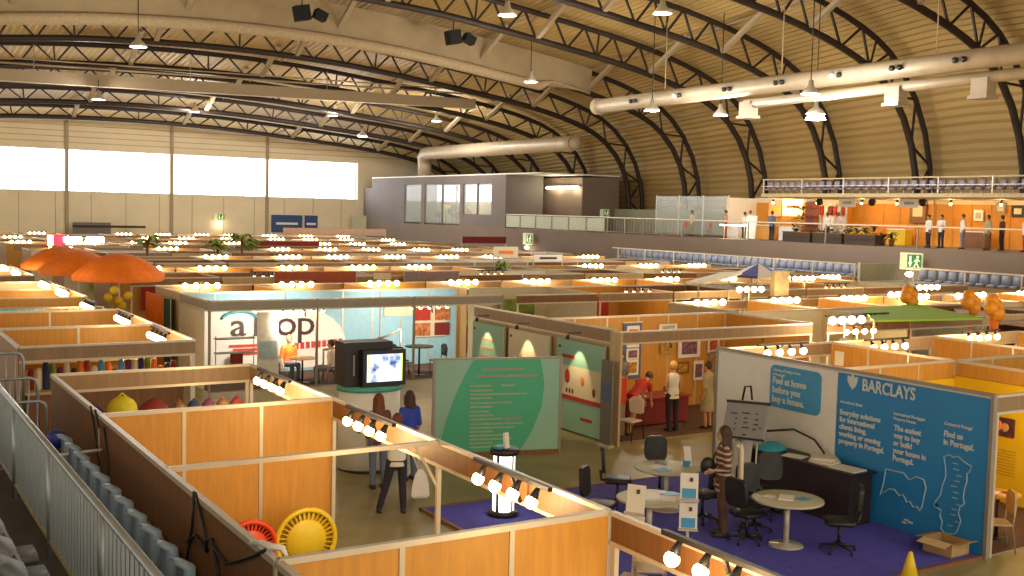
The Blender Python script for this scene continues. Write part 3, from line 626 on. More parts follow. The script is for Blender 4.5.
# rounded sky blue sign on the white part
def rrect(u0, u1, v0, v1, r):
    out = []
    for cx, cy, a0 in ((u1 - r, v0 + r, -90), (u1 - r, v1 - r, 0), (u0 + r, v1 - r, 90), (u0 + r, v0 + r, 180)):
        for k in range(5): a = math.radians(a0 + 22.5 * k); out.append((cx + r * math.cos(a), cy + r * math.sin(a)))
    return out
MB().prism(rrect(13.5, 14.74, 1.6, 2.38, .12), fx, 0, .012).build('slogan_sign', cyan, bw)
sg = bw
X_ = 14.765
lines(sg, ['Thinking of buying a house', 'in Portugal?'], 14.66, 2.27, .07, xs=.9, bold=.001, dz=.085)
lines(sg, ['Feel at home', 'before you', 'buy a house.'], 14.66, 2.04, .17, dz=.17, xs=.92, bold=.006)
X_ = 14.78
cp = struct('carpet_platform', MB().box(8.4, 14.77, 10.2, 16.3, 0.005, .04), carpet)
MB().box(8.34, 8.4, 10.2, 16.36, 0, .05).box(8.34, 14.77, 16.3, 16.36, 0, .05).box(8.34, 14.77, 10.14, 10.2, 0, .05).build('edge', brown, cp)
cp.name = 'carpet'

# round tables and office chairs
def round_table(loc, r, label, col):
    t = thing('round_table', label, 'table', (*loc, .04))
    MB().lathe((0, 0, 0), [(r - .02, .70), (r, .71), (r, .73), (r - .02, .74)], 36).build('table_top', col, t)
    MB().lathe((0, 0, 0), [(.045, .02), (.045, .70)], 14).build('column', alu, t)
    q = MB()
    q.lathe((0, 0, 0), [(.27, 0), (.26, .02), (.06, .035), (.04, .06)], 24); q.build('base', alu, t)
    return t
tt = mat('pale green grey table top', (.50, .48, .36), .45, var=.03)
tA = round_table((12.1, 14.42), .56, 'round pale table farthest from the camera with an upright leaflet holder', tt)
tB = round_table((10.55, 12.95), .52, 'round pale table behind the tilted leaflet stands', tt)
tC = round_table((12.45, 11.95), .55, 'round pale table nearest the blue display wall', tt)
def office_chair():
    t = thing('office_chair', 'x', 'chair')
    q = MB(); q.loft([[Vector((u * sx, v * sy, z)) for u, v in ((-.22, -.18), (-.18, -.22), (.18, -.22), (.22, -.18), (.23, .18), (.18, .23), (-.18, .23), (-.23, .18))] for z, sx, sy in ((.43, .9, .9), (.45, 1, 1), (.49, 1, 1), (.51, .9, .9))]); q.build('seat', black, t)
    q = MB(); q.loft([[Vector((u * s, -.25 - .05 * abs(u) * -4 * .3 + y, v)) for u, v in ((-.2, z - .0), (.2, z - .0), (.2, z + .001), (-.2, z + .001))] for z, s, y in ((.6, .7, 0), (.6, .7, 0))], False)
    q = MB(); n = 10; rings = []
    for d in (-.03, .03):
        rings.append([Vector((.21 * math.copysign(abs(math.cos(a)) ** .5, math.cos(a)), -.26 + d - .05 * (1 - abs(math.cos(a))) * 0 - .03 * math.sin(a), .82 + .23 * math.copysign(abs(math.sin(a)) ** .5, math.sin(a)))) for a in [2 * PI * k / 20 for k in range(20)]])
    q.loft(rings, True, False); q.build('backrest', black, t)
    MB().tube([(0, -.1, .43), (0, -.28, .46), (0, -.30, .62)], .025, 8).build('back_bracket', black, t)
    MB().tube([(0, 0, .1), (0, 0, .43)], [.03, .025], 10).build('gas_column', black, t)
    for k in range(5):
        a = 2 * PI * k / 5; l = MB().tube([(0, 0, .12), (.27 * math.cos(a), .27 * math.sin(a), .07)], [.03, .018], 6).build('leg', black, t)
        MB().lathe((.27 * math.cos(a), .27 * math.sin(a), .03), [(.028, -.015), (.028, .015)], 10, 1).build('castor', black, l)
    return t
oc = office_chair(); st = snapshot(oc)
chairs = [((11.45, 14.95), -2.2, 'black office chair left of the farthest round table'), ((12.55, 15.15), 2.8, 'black office chair behind the farthest round table'), ((10.2, 13.75), -2.5, 'black office chair left of the middle round table near the carpet edge'),
          ((12.15, 13.55), .3, 'black office chair between the farthest table and the striped woman'), ((12.55, 12.75), 2.9, 'brown black chair behind the table nearest the blue wall'), ((12.0, 12.35), -1.5, 'office chair directly right of the striped woman'),
          ((12.95, 11.35), .9, 'black office chair facing the table nearest the blue wall'), ((13.4, 13.2), 2.6, 'office chair tucked against the black counter')]
for i, (p, a, lb) in enumerate(chairs):
    if i == 0: oc.location = (*p, .04); oc.rotation_euler = (0, 0, a); oc['label'] = lb
    else: copy_tree(st, None, (*p, .04), a, lb)
def paper_thing(loc, w, h, m, lb, rz=0, nm='leaflet', cat='leaflet', th=.006):
    t = MB().box(-w / 2, w / 2, -h / 2, h / 2, 0, th).build(nm, m); t.location = loc; t.rotation_euler = (0, 0, rz); tag(t, lb, cat); return t
zt = .782
paper_thing((11.95, 14.5, zt), .3, .21, paper, 'white sheet on the farthest round table', .4)
paper_thing((11.85, 14.25, zt), .28, .2, cyan, 'blue leaflet on the farthest round table', .1)
paper_thing((12.15, 14.65, zt), .2, .2, black, 'dark folder on the farthest round table', .9)
paper_thing((10.75, 12.75, zt), .32, .22, paper, 'white sheet on the middle round table', .8)
paper_thing((10.95, 12.95, zt), .28, .2, cyan, 'blue leaflet on the middle round table', .2)
paper_thing((12.25, 12.15, zt), .2, .15, paper, 'small white card at left on the nearest round table', .3)
paper_thing((12.42, 11.95, zt), .3, .22, paper, 'white leaflet in the middle of the nearest round table', .7, th=.02)
paper_thing((12.62, 11.8, zt), .22, .16, cyan, 'blue leaflet at right on the nearest round table', .1)
t = thing('leaflet_holder', 'upright white and blue leaflet holder on the farthest round table', 'leaflet holder', (12.45, 14.3, zt)); MB().obox((0, 0, .17), (.8, -.6, .0), (0, .2, 1), .06, .17, .01).build('card', paper, t); MB().box(-.06, .06, -.05, .05, 0, .1).build('holder', cyan, t)
# leaflet stands on the near edge of the carpet
def leaflet_stand(loc, rz, lb, tilt):
    t = thing('leaflet_stand', lb, 'leaflet stand', (*loc, .04), rz)
    MB().box(-.17, .17, -.16, .16, 0, .03).build('base', alu, t)
    MB().bar((0, .02, .03), (0, .12, 1.25), .04).build('pole', alu, t)
    for z in (.52, .95):
        c = MB().obox((0, 0 + z * .05, z + .17), (1, 0, 0), (0, tilt, 1), .13, .19, .012).build('leaflet', paper, t)
        MB().obox((0, -.022 + z * .05, z + .07), (1, 0, 0), (0, tilt, 1), .10, .07, .008).build('blue_print', cyan, c)
        MB().obox((.03, -.018 + z * .05 + tilt * .1, z + .27), (1, 0, 0), (0, tilt, 1), .022, .03, .008).build('small_figure', dtext, c)
        MB().box(-.14, .14, -.05, .02, z - .04, z - .01).build('pocket', alu, t)
    return t
leaflet_stand((9.35, 11.8), -.95, 'tilted leaflet stand at left before the middle round table', .2)
leaflet_stand((10.5, 12.0), -.65, 'straight leaflet stand in front of the striped woman', .08)
# counter with papers, flip board
t = thing('counter', 'long black counter along the white and blue display wall', 'counter', (0, 0, .04))
MB().box(14.12, 14.65, 12.2, 14.55, 0, .84).build('body', mat('black counter', (.028, .016, .016), .5), t); MB().box(14.08, 14.7, 12.15, 14.6, .84, .88).build('top', black, t)
paper_thing((14.38, 12.48, .92), .35, .5, paper, 'flat white papers at the right end of the black counter', .1, 'paper_stack', 'papers', .02)
for k in range(5): paper_thing((14.35 + k * .01, 12.95 + k * .02, .92 + k * .022), .34, .42, paper if k % 2 else mat('cream paper', (.62, .56, .45), .6), ['lowest', 'second', 'middle', 'fourth', 'topmost'][k] + ' magazine of the pile on the black counter', k * .2, 'magazine', 'magazine', .02)
paper_thing((14.3, 13.6, .92), .3, .4, paper, 'white sheet left of the magazine pile on the counter', .3, 'sheet', 'paper')
q = MB(); q.loft([[Vector((a * .3 * s, b * .26 * s, z)) for a, b in ((-1, -.6), (-.3, -1), (.6, -.8), (1, 0), (.5, .8), (-.5, 1), (-1, .4))] for z, s in ((0, 1), (.05, .95), (.1, .6), (.14, .25))]); o = q.build('plastic_bag', mat('turquoise plastic', (.03, .33, .45), .35, bump=.3, scale=9)); o.location = (14.35, 14.2, .92); tag(o, 'crumpled turquoise bag on the left end of the black counter', 'bag')
t = thing('flip_board', 'grey flip board on an easel against the white wall', 'flip board', (0, 0, .04))
bd = mat('grey board', (.34, .34, .35), .5, var=.03)
o_ = Vector((13.95, 14.5, 1.38)); axx = Vector((0, -1, .10)).normalized(); ayy = Vector((.22, .03, 1)).normalized()
MB().obox(o_, axx, ayy, .53, .32, .015).build('board', bd, t)
MB().obox(o_ + ayy * .33, axx, ayy, .54, .025, .03).build('top_clamp', black, t); MB().obox(o_ - ayy * .32, axx, ayy, .53, .02, .025).build('pen_tray', black, t)
for i, (a, b, w) in enumerate([(-.3, .12, .12), (-.22, .03, .03), (-.22, -.07, .03), (-.22, -.17, .03), (.0, .14, .14), (.02, .05, .06), (.03, -.03, .07), (.05, -.12, .12), (.28, .14, .04), (.3, .04, .05), (.3, -.05, .08), (.28, -.14, .06), (.42, -.1, .03), (.05, -.25, .07)]):
    MB().obox(o_ + axx * a + ayy * b + Vector((-.02, 0, 0)), axx, ayy, w * .7, .012, .004).build('writing', dtext, t)
MB().tube([(14.1, 14.75, 1.7), (14.15, 14.75, 1.95), (14.15, 14.6, 1.98), (14.1, 14.5, 1.75)], .02, 6).build('hook', black, t)
for a in ((13.8, 14.95), (13.8, 14.05), (14.5, 14.5)): MB().tube([(14.1, 14.55 + (a[1] - 14.5) * .5, 1.4), (*a, .0)], .018, 6).build('leg', alu, t)
t = thing('easel_sheet', 'white flip chart sheet with a sketch leaning below the grey board', 'paper sheet', (0, 0, .04)); MB().obox((14.05, 14.78, .62), (0, -1, 0), (.1, 0, 1), .35, .5, .008).build('sheet', paper, t)
MB().tube([(13.99 + .02, 14.8, .95), (14.0, 14.72, .99), (14.0, 14.64, .98), (13.99, 14.6, .85)], .008, 4).tube([(13.98, 14.82, .9), (13.97, 14.8, .62)], .008, 4).build('sketch', dtext, t)
t = thing('cable', 'thick dark cable curling down the white wall onto the counter', 'cable', (0, 0, 0)); MB().tube([(14.0, 14.0, 1.32), (14.4, 13.75, 1.36), (14.66, 13.5, 1.2), (14.7, 13.3, 1.0), (14.6, 13.25, .93), (14.5, 13.4, .93)], .022, 6).build('cord', black, t)
t = thing('cardboard_box', 'open brown cardboard box at the right end of the blue wall', 'box', (14.42, 10.55, .04), .05); t.scale = (.82, .82, .9)
MB().box(-.28, .28, -.3, .3, 0, .02).box(-.28, -.27, -.3, .3, 0, .24).box(.27, .28, -.3, .3, 0, .24).box(-.28, .28, -.3, -.29, 0, .24).box(-.28, .28, .29, .3, 0, .24).build('body', card, t)
MB().obox((-.38, 0, .22), (0, 1, 0), (1, 0, .25), .29, .11, .004).build('flap', mat('light cardboard', (.60, .44, .24), .8), t); MB().obox((0, .38, .23), (1, 0, 0), (0, 1, -.2), .27, .1, .004).build('flap', card, t); MB().obox((0, -.38, .25), (1, 0, 0), (0, -1, .2), .27, .09, .004).build('flap', card, t)
t = thing('traffic_cone', 'yellow pointed cone cut by the bottom edge near the blue carpet', 'cone', (12.7, 9.85, 0)); MB().lathe((0, 0, 0), [(.15, .03), (.03, .48), (.012, .50)], 16).build('cone', yellow, t); MB().box(-.2, .2, -.2, .2, 0, .03).build('base', yellow, t)

def add_pole(b):
    h = b.location.z; MB().tube([(0, -.03, 0), (0, -.03, -h)], .02, 6).build('stand_pole', alud, b); MB().lathe((0, -.03, -h), [(.16, 0), (.15, .03), (.02, .04)], 12).build('stand_foot', black, b)
# neighbours behind the bank wall
nb = booth('yellow booth behind the right end of the blue wall')
wall(nb, 'x', 13.2, 14.85, 18, wood, posts=True); wall(nb, 'y', 18, 10.15, 13.15, wood, posts=False); header(nb, 'x', 10.15, 14.86, 18, headm)
MB().box(14.9, 17.95, 13.15, 13.18, .05, 2.15).build('yellow_board', yellowp, nb); MB().box(17.95, 17.98, 10.3, 13.15, .05, 2.2).build('yellow_board', yellowp, nb)
t = thing('photo_poster', 'dark poster with glowing orange faces on the yellow wall', 'poster', (17.93, 12.12, 1.42)); MB().box(-.01, .01, -.28, .28, -.17, .17).build('print', mat('dark blue print', (.10, .03, .06), .5, var=.5), t)
MB().ball((-.012, .05, .02), .1, 10, 7, (.1, 1, 1)).build('figure', orange, t); MB().ball((-.012, -.1, 0), .08, 10, 7, (.1, 1, 1)).build('figure', mat('peach', (.7, .35, .2), .6), t)
for k in range(9): MB().box(17.94, 17.948, 11.8, 12.35 - .1 * (k % 3), .55 + k * .055, .562 + k * .055).build('text_line', mat('amber text', (.45, .3, .02), .6), nb)
t = thing('small_table', 'small round wooden table with papers in the yellow booth', 'table', (15.95, 10.75, 0)); MB().lathe((0, 0, 0), [(.34, .71), (.35, .74)], 24).build('table_top', wood, t); MB().tube([(0, 0, 0), (0, 0, .71)], .03, 8).build('column', black, t); MB().lathe((0, 0, 0), [(.22, 0), (.2, .03)], 16).build('base', black, t)
paper_thing((15.9, 10.85, .745), .2, .25, paper, 'white papers on the small table in the yellow booth', .2); paper_thing((16.1, 10.65, .745), .16, .2, red, 'red leaflet on the small table in the yellow booth', .9)
def cafe_chair(loc, rz, lb, m, met=alud):
    t = thing('chair', lb, 'chair', loc, rz)
    q = MB(); q.loft([[Vector((u * s, v * s, z)) for u, v in ((-.2, -.19), (.2, -.19), (.22, .2), (-.22, .2))] for z, s in ((.43, .95), (.45, 1), (.46, .97))], smooth=False); q.build('seat', m, t)
    q = MB(); q.loft([[Vector((x, -.2 - .04 * math.cos(x / .2 * 1.5) + d, z0 + .14 * 0)) for x, z0 in ((-.2, .6), (-.1, .58), (.1, .58), (.2, .6), (.21, .88), (.12, .95), (-.12, .95), (-.21, .88))] for d in (-.012, .012)], smooth=False); q.build('backrest', m, t)
    for sx in (-1, 1):
        MB().tube([(sx * .19, .18, .43), (sx * .2, .2, 0)], .013, 6).build('leg', met, t); MB().tube([(sx * .19, -.23, .85), (sx * .19, -.18, .43), (sx * .2, -.24, 0)], .013, 6).build('leg', met, t)
    return t
cafe_chair((15.35, 10.35, 0), .9, 'light wooden chair by the end of the blue wall in the yellow booth', wood2)
cafe_chair((9.0, 11.0, .04), -.6, 'pale wooden chair seen below the header right of the nearest booth', wood2)
bb2 = booth('orange booth with a paper notice behind the white display wall')
wall(bb2, 'y', 18, 13.25, 16.2, wood, posts=True); header(bb2, 'x', 16.2, 14.85, 18, headm)
paper_thing((0, 0, 0), .24, .02, paper, 'white paper notice stuck on the orange panel wall', 0, 'notice', 'notice', .3).location = (17.96, 15.95, 2.02)
bpy.data.objects['notice'].rotation_euler = (0, 0, PI / 2)
bb3 = booth('bright orange booth right of the paper notice booth')
wall(bb3, 'y', 21.3, 10.15, 16.2, wood); wall(bb3, 'x', 13.2, 18.05, 21.27, wood); header(bb3, 'x', 16.2, 18.05, 21.27, wood2); header(bb3, 'x', 10.15, 18.05, 21.27, wood2)
bb4 = booth('orange booth at the right edge beyond the bright one')
wall(bb4, 'y', 24.5, 10.15, 16.2, wood); header(bb4, 'x', 13.2, 21.33, 24.47, wood2); header(bb4, 'x', 16.2, 21.33, 24.47, wood2)
for x, y, z, rz, lb in [(16.1, 15.75, 2.58, PI, 'light bar of four lamps glowing above the white display wall'), (19.0, 15.6, 2.58, PI, 'light bar above the orange booth with a paper notice'),                         (22.6, 15.9, 2.6, PI, 'light bar above the right edge orange booth'), (16.9, 10.4, 2.3, 0, 'light bar inside the yellow booth header'), (21.9, 18.9, 2.45, PI, 'light bar under the lime canopy')]:
    b = light_bar(lb, energy=45); b.location = (x, y, z); b.rotation_euler = (0, 0, rz)
    if (x, y) in ((20.6, 16.4), (21.9, 18.9), (16.1, 15.75)): add_pole(b)

# cables slung over the outer side of the brown panel wall
for i, pts in enumerate([[(14.3, 2.53), (14.0, 2.2), (13.8, 1.9), (13.6, 1.0)], [(14.0, 2.53), (13.8, 2.35), (13.5, 2.4), (13.3, 2.1), (13.1, .9)], [(9.65, 2.53), (9.7, 2.2), (10.0, 1.6), (10.2, .9)], [(9.6, 2.53), (9.3, 2.25), (9.25, 2.1), (9.6, 2.15), (9.9, 2.0)], [(9.25, 2.2), (9.1, 2.25), (8.9, 2.0), (8.95, 1.2)], [(9.1, 2.2), (8.7, 2.15), (8.3, 2.30), (8.0, 2.42), (7.75, 2.53)]]):
    t = thing('cable', ['black cable hanging far along the brown outer wall', 'black cable looping beside the farthest one', 'black cable hanging straight down midway on the brown wall', 'small black cable loop below the brown wall top', 'black cable dropping from the small loop', 'black cable sagging to the near corner of the brown wall'][i], 'cable')
    MB().tube([(2.68, a, b) for a, b in pts], .014, 6).build('cord', black, t)
t = thing('cable_tie', 'pale cloth tied on the top corner of the nearest booth', 'tie', (2.72, 7.75, 2.52)); MB().tube([(-.05, .3, -.02), (-.03, .12, .03), (0, 0, .03), (.08, -.05, .02), (.1, -.1, -.05)], [.02, .025, .03, .025, .012], 6).build('cloth', whitec, t)

# round yellow and red garden chairs in the nearest booth
def round_chair(loc, rz, m, m2, lb, r=.43):
    t = thing('round_chair', lb, 'chair', loc, rz)
    MB().tube([(r * .93 * math.cos(a), 0, r * .93 * math.sin(a)) for a in [2 * PI * k / 40 for k in range(40)]], .035, 8, closed=True).build('outer_ring', m, t)
    MB().lathe((0, 0, 0), [(.001, .03), (r * .62, .02), (r * .64, 0), (r * .62, -.02), (.001, .0)], 36, 1).build('shell', m, t)
    q = MB()
    for k in range(34):
        a = 2 * PI * k / 34; q.bar((r * .6 * math.cos(a), 0, r * .6 * math.sin(a)), (r * .92 * math.cos(a), 0, r * .92 * math.sin(a)), .028, .012)
    q.build('spokes', m, t)['kind'] = 'stuff'
    MB().lathe((0, .03, 0), [(r * .9, .0), (r * .9, .008), (.01, .008)], 30, 1).build('backing', m2, t)
    for sx in (-1, 1): MB().tube([(sx * .25, .03, -.3), (sx * .28, .2, -loc[2] + .01)], .02, 6).build('leg', m, t)
    return t
round_chair((5.17, 13.35, .74), 0, yellow, mat('ochre plastic', (.50, .27, .015), .5), 'round yellow slotted plastic chair back against the orange panels')
round_chair((4.42, 13.35, .74), 0, mat('red plastic', (.75, .06, .01), .4), dred, 'round red slotted plastic chair back left of the yellow one', .36)

# goods on shelves of the left booths
def shelf_unit(x0, x1, y, z, lb):
    t = thing('display_shelf', lb, 'shelf', ((x0 + x1) / 2, y, 0)); w = (x1 - x0) / 2
    for zz in (z, z - .5, z - 1.0): MB().box(-w, w, -.2, .2, zz - .03, zz).build('shelf_board', wood2, t)
    for sx in (-1, 1): MB().box(sx * w - .02, sx * w + .02, -.2, .2, 0, z).build('side_panel', wood2, t)
shelf_unit(3.0, 5.3, 16.5, 1.86, 'tall shelf holding bags in the booth behind the nearest one')
def bag(loc, r, m, sc, lb, grp=None):
    t = thing('soft_bag', lb, 'bag', loc, 0, grp); q = MB(); q.ball((0, 0, r * sc[2] * .9), r, 12, 8, sc); q.build('body', m, t)
    MB().tube([(-r * .4, 0, r * sc[2] * 1.7), (0, 0, r * sc[2] * 2.1), (r * .4, 0, r * sc[2] * 1.7)], .015, 5).build('handle', m, t); return t
bag((3.12, 16.5, 1.865), .16, navy, (1, .8, .9), 'round dark blue bag on the shelf beside the yellow one')
bag((3.52, 16.45, 1.865), .22, mat('acid yellow', (.62, .58, .03), .6), (1, .8, .95), 'big acid yellow bag on the shelf behind the nearest booth')
bag((3.98, 16.5, 1.865), .18, dred, (1.2, .8, .9), 'dark red bag right of the acid yellow bag')
for i in range(5): bag((4.35 + i * .22, 16.5, 1.865), .12, [brown, navy, purple, brown, dred][i], (.9, .7, 1.1), '%s small bag from the yellow bag on the tall shelf' % ['first', 'second', 'third', 'fourth', 'fifth'][i])
shelf_unit(2.95, 5.6, 23.6, 1.85, 'shelf of goods in the booth across the narrow aisle')
gm = [dred, red, orange, navy, purple, yellow, whitec, brown, cyan, leafm, black, cream]
gname = ['dark red', 'red', 'orange', 'navy', 'plum', 'yellow', 'white', 'brown', 'turquoise', 'green', 'black', 'cream']
def goods(n, x0, x1, y, z, where, grp, hh=(.14, .34), top=False):
    for i in range(n):
        k = R.randrange(12); x = x0 + (x1 - x0) * (i + .5) / n; h = R.uniform(*hh); w = (x1 - x0) / n * .46
        o = MB().lathe((0, 0, 0), [(w * .9, 0), (w, h * .08), (w, h * .8), (w * .85, h * .95), (w * .5, h)], 7).build('merchandise_item', gm[k]); o.location = (x, y + R.uniform(-.05, .05), z + .002)
        tag(o, '%s upright item, %s along %s' % (gname[k], nth(i), where), 'merchandise', grp)
goods(26, 3.0, 5.55, 23.55, 1.85, 'the shelf across the narrow aisle', 'goods on the shelf across the aisle')
t = thing('market_table', 'long cloth covered table standing in the narrow left aisle booth', 'table', (4.3, 21.6, 0)); MB().box(-1.4, 1.4, -.3, .3, .05, 1.55).build('cloth', brown, t); MB().box(-1.45, 1.45, -.34, .34, 1.55, 1.6).build('table_top', wood2, t)
goods(22, 2.95, 5.65, 21.6, 1.605, 'the tall table by the narrow aisle', 'goods on the tall table by the aisle', (.3, .55))
# hanging garments beyond row E
for i in range(14):
    k = [0, 4, 7, 3, 1, 5, 10, 0, 7, 4, 2, 11, 3, 0][i]
    t = thing('hanging_garment', '%s garment, %s on the rail beyond the tall orange wall' % (gname[k], nth(i)), 'garment', (3.0 + i * .2, 29.3, 2.3), .3, 'garments beyond the tall orange wall')
    q = MB(); q.loft([[Vector((u * s, v * .06, z)) for u, v in ((-.12, -1), (.12, -1), (.12, 1), (-.12, 1))] for z, s in ((0, .3), (-.06, 1), (-.5, 1.1), (-.85, 1.2))], smooth=False); q.build('cloth', gm[k], t); MB().tube([(0, 0, 0), (0, 0, .1)], .01, 5).build('hook', alu, t)
t = thing('garment_rail', 'metal rail with garments beyond the tall orange wall', 'rail', (4.3, 29.3, 0)); MB().tube([(-1.5, 0, 2.4), (1.5, 0, 2.4)], .02, 6).build('top_bar', alu, t)
for sx in (-1, 1): MB().tube([(sx * 1.5, 0, 0), (sx * 1.5, 0, 2.4)], .02, 6).build('post', alu, t)

# pale booth with the big lettering
al = booth('pale booth with large dark lettering and a light blue back wall')
header(al, 'x', 29.2, 8.5, 17.65, alud, posts=False); header(al, 'y', 8.5, 29.2, 32.2, alud, posts=False)
for x in (8.5, 11.55, 14.6, 17.65): MB().box(x - .03, x + .03, 29.17, 29.23, 0, 2.5).build('post', alud, al)
wall(al, 'y', 8.53, 29.8, 32.2, cream, posts=False, z1=2.19)
wall(al, 'x', 32.2, 8.5, 17.65, pale_blue, step=1.02)
fy = lambda a, b, d: (a, 32.17 - d, b)
pl = [(8.55, .1), (8.55, 2.15), (12.2, 2.15)] + [(12.2 + 1.5 * math.sin(a), .75 + 1.4 * math.cos(a) * .85) for a in [k * PI / 12 for k in range(1, 7)]] + [(13.7, .1)]
MB().prism(pl, fy, 0, .01).build('white_board', white, al)
MB().box(15.0, 17.25, 32.13, 32.165, 1.62, 1.95).build('paper_strip', cream, al); MB().box(16.05, 17.25, 32.12, 32.165, .9, 1.95).build('photo_board', cream, al)
for x0, z0, m in ((16.1, 1.5, red), (16.1, 1.0, mat('food photo', (.45, .16, .06), .5, var=.6, scale=8)), (16.82, 1.5, mat('food photo', (.45, .16, .06), .5, var=.6, scale=8)), (16.82, 1.0, dred)): MB().box(x0, x0 + .55, 32.09, 32.125, z0 - .05, z0 + .36).build('food_photo', m, al)
text('a', (9.98, 32.12, 1.17), 1.0, dtext, al, xs=1.15, bold=.004); text('l', (10.66, 32.12, 1.15), .95, dtext, al, xs=1.0, bold=.01)
for ch_, xx in (('o', 11.36), ('p', 12.02)): text(ch_, (xx, 32.12, 1.14), 1.12, dtext, al, xs=1.15, bold=.004)
q = MB(); q.tube([(10.25 + .55 * math.cos(a), 32.13, 1.62 + .28 * math.sin(a)) for a in [PI * (1 - k / 12) * .86 + .25 for k in range(13)]], [.02] + [.05] * 11 + [.02], 6); q.build('blue_swoosh', mat('teal print', (.08, .42, .48), .5), al)
for k in range(3): MB().box(9.95 + k * .12, 10.9, 32.13, 32.16, .82 - k * .12, .9 - k * .12).build('red_stripe', mat('red print', (.55, .06, .05), .5), al)
for k in range(9): MB().box(12.0 + k * .18, 12.12 + k * .18, 32.13, 32.16, .68 + .01 * k, .88 + .01 * k).build('red_letter_mark', mat('red print', (.55, .06, .05), .5), al)
t = thing('banner', 'tall pale banner standing before the big lettering', 'banner', (10.4, 30.0, 0)); MB().obox((0, 0, 1.05), (1, 0, 0), (0, .04, 1), .31, 1.02, .012).build('print', mat('banner print', (.60, .62, .62), .5), t)
MB().obox((0, -.02, 1.0), (1, 0, 0), (0, .04, 1), .25, .25, .012).build('blue_text_block', mat('soft blue print', (.30, .42, .52), .5), t); MB().box(-.33, .33, -.08, .1, 0, .05).build('base', alu, t)
t = thing('display_rack', 'wire rack with two shelves left of the pale banner', 'rack', (9.45, 30.0, 0))
for z in (.95, 1.35): MB().box(-.55, .55, -.15, .15, z, z + .03).build('shelf_board', alud, t)
for sx in (-1, 1): MB().tube([(sx * .54, 0, 0), (sx * .54, 0, 1.45)], .015, 6).build('post', alud, t)
MB().box(-.1, .2, -.1, .1, .55, .94).build('maroon_box', dred, t)
t = thing('rope_barrier', 'grey sagging barrier tape on two posts before the pale booth', 'barrier', (0, 0, 0)); pp = [(12.2, 30.3, .88), (12.9, 30.35, .96), (13.7, 30.4, 1.06), (14.35, 30.45, 1.2), (14.8, 30.5, 1.38)]
MB().tube(pp, .035, 6).build('tape', alud, t); MB().tube([(12.2, 30.3, 0), (12.2, 30.3, .9)], .03, 8).build('post', alud, t); MB().tube([(14.8, 30.5, 0), (14.8, 30.5, 1.4)], .03, 8).build('post', alud, t)
def small_table(loc, lb, m, w=.4, h=.74):
    t = thing('cafe_table', lb, 'table', loc); MB().lathe((0, 0, 0), [(w - .01, h - .03), (w, h - .02), (w - .01, h)], 20).build('table_top', m, t); MB().tube([(0, 0, 0), (0, 0, h - .03)], .03, 8).build('column', black, t); MB().lathe((0, 0, 0), [(.22, 0), (.2, .03)], 16).build('base', black, t)
small_table((11.4, 29.9, 0), 'small round table before the orange shirted man', wood2)
paper_thing((11.4, 29.9, .75), .3, .22, paper, 'white paper on the table before the orange shirted man')
small_table((15.15, 29.9, 0), 'black high table between the folding chairs', black, .45, .92)
cafe_chair((14.6, 29.8, 0), -1.2, 'black folding chair left of the black table in the pale booth', black, black)
cafe_chair((14.75, 30.4, 0), -1.6, 'second black folding chair behind the left one', black, black)
cafe_chair((15.8, 29.9, 0), 1.5, 'black folding chair right of the black table', black, black)
cafe_chair((12.6, 30.0, 0), 1.2, 'brown chair right of the white shirted visitor in the pale booth', brown, black)
for x, lb in ((11.2, 'dark lamp bar on the pale booth header above the banner'), (15.2, 'dark lamp bar on the pale booth header above the photo board')):
    b = light_bar(lb, n=5, gap=.3, r=.07, lit=False, energy=30); b.location = (x, 29.3, 2.3)
for x0 in (8.9, 13.0):
    pass
spot('wall_wash', (11.2, 29.5, 2.15), (11.0, 32.2, 1.2), 300, (1, .9, .74), ang=105, parent=al); spot('wall_wash', (15.2, 29.5, 2.15), (15.5, 32.2, 1.2), 260, (1, .9, .74), ang=105, parent=al)
for i in range(4):
    t = thing('orange_curtain', 'orange curtain panel, %s from the left before the pale booth side' % nth(i), 'curtain', (8.35, 35.2 - i * .75, 0), 0, 'orange curtains left of the pale booth')
    q = MB(); pts = [(.05 * math.sin(k * 1.6), -.33 + k * .055) for k in range(13)]
    q.loft([[Vector((p[0], p[1], z)) for p in pts] + [Vector((p[0] + .02, p[1], z)) for p in pts[::-1]] for z in (.2, 2.25)], smooth=False); q.build('cloth', orange if i < 3 else mat('dark green cloth', (.03, .10, .06), .8), t); MB().tube([(0, -.35, 0), (0, -.35, 2.27), (0, .35, 2.27)], .015, 6).build('rod', alu, t)

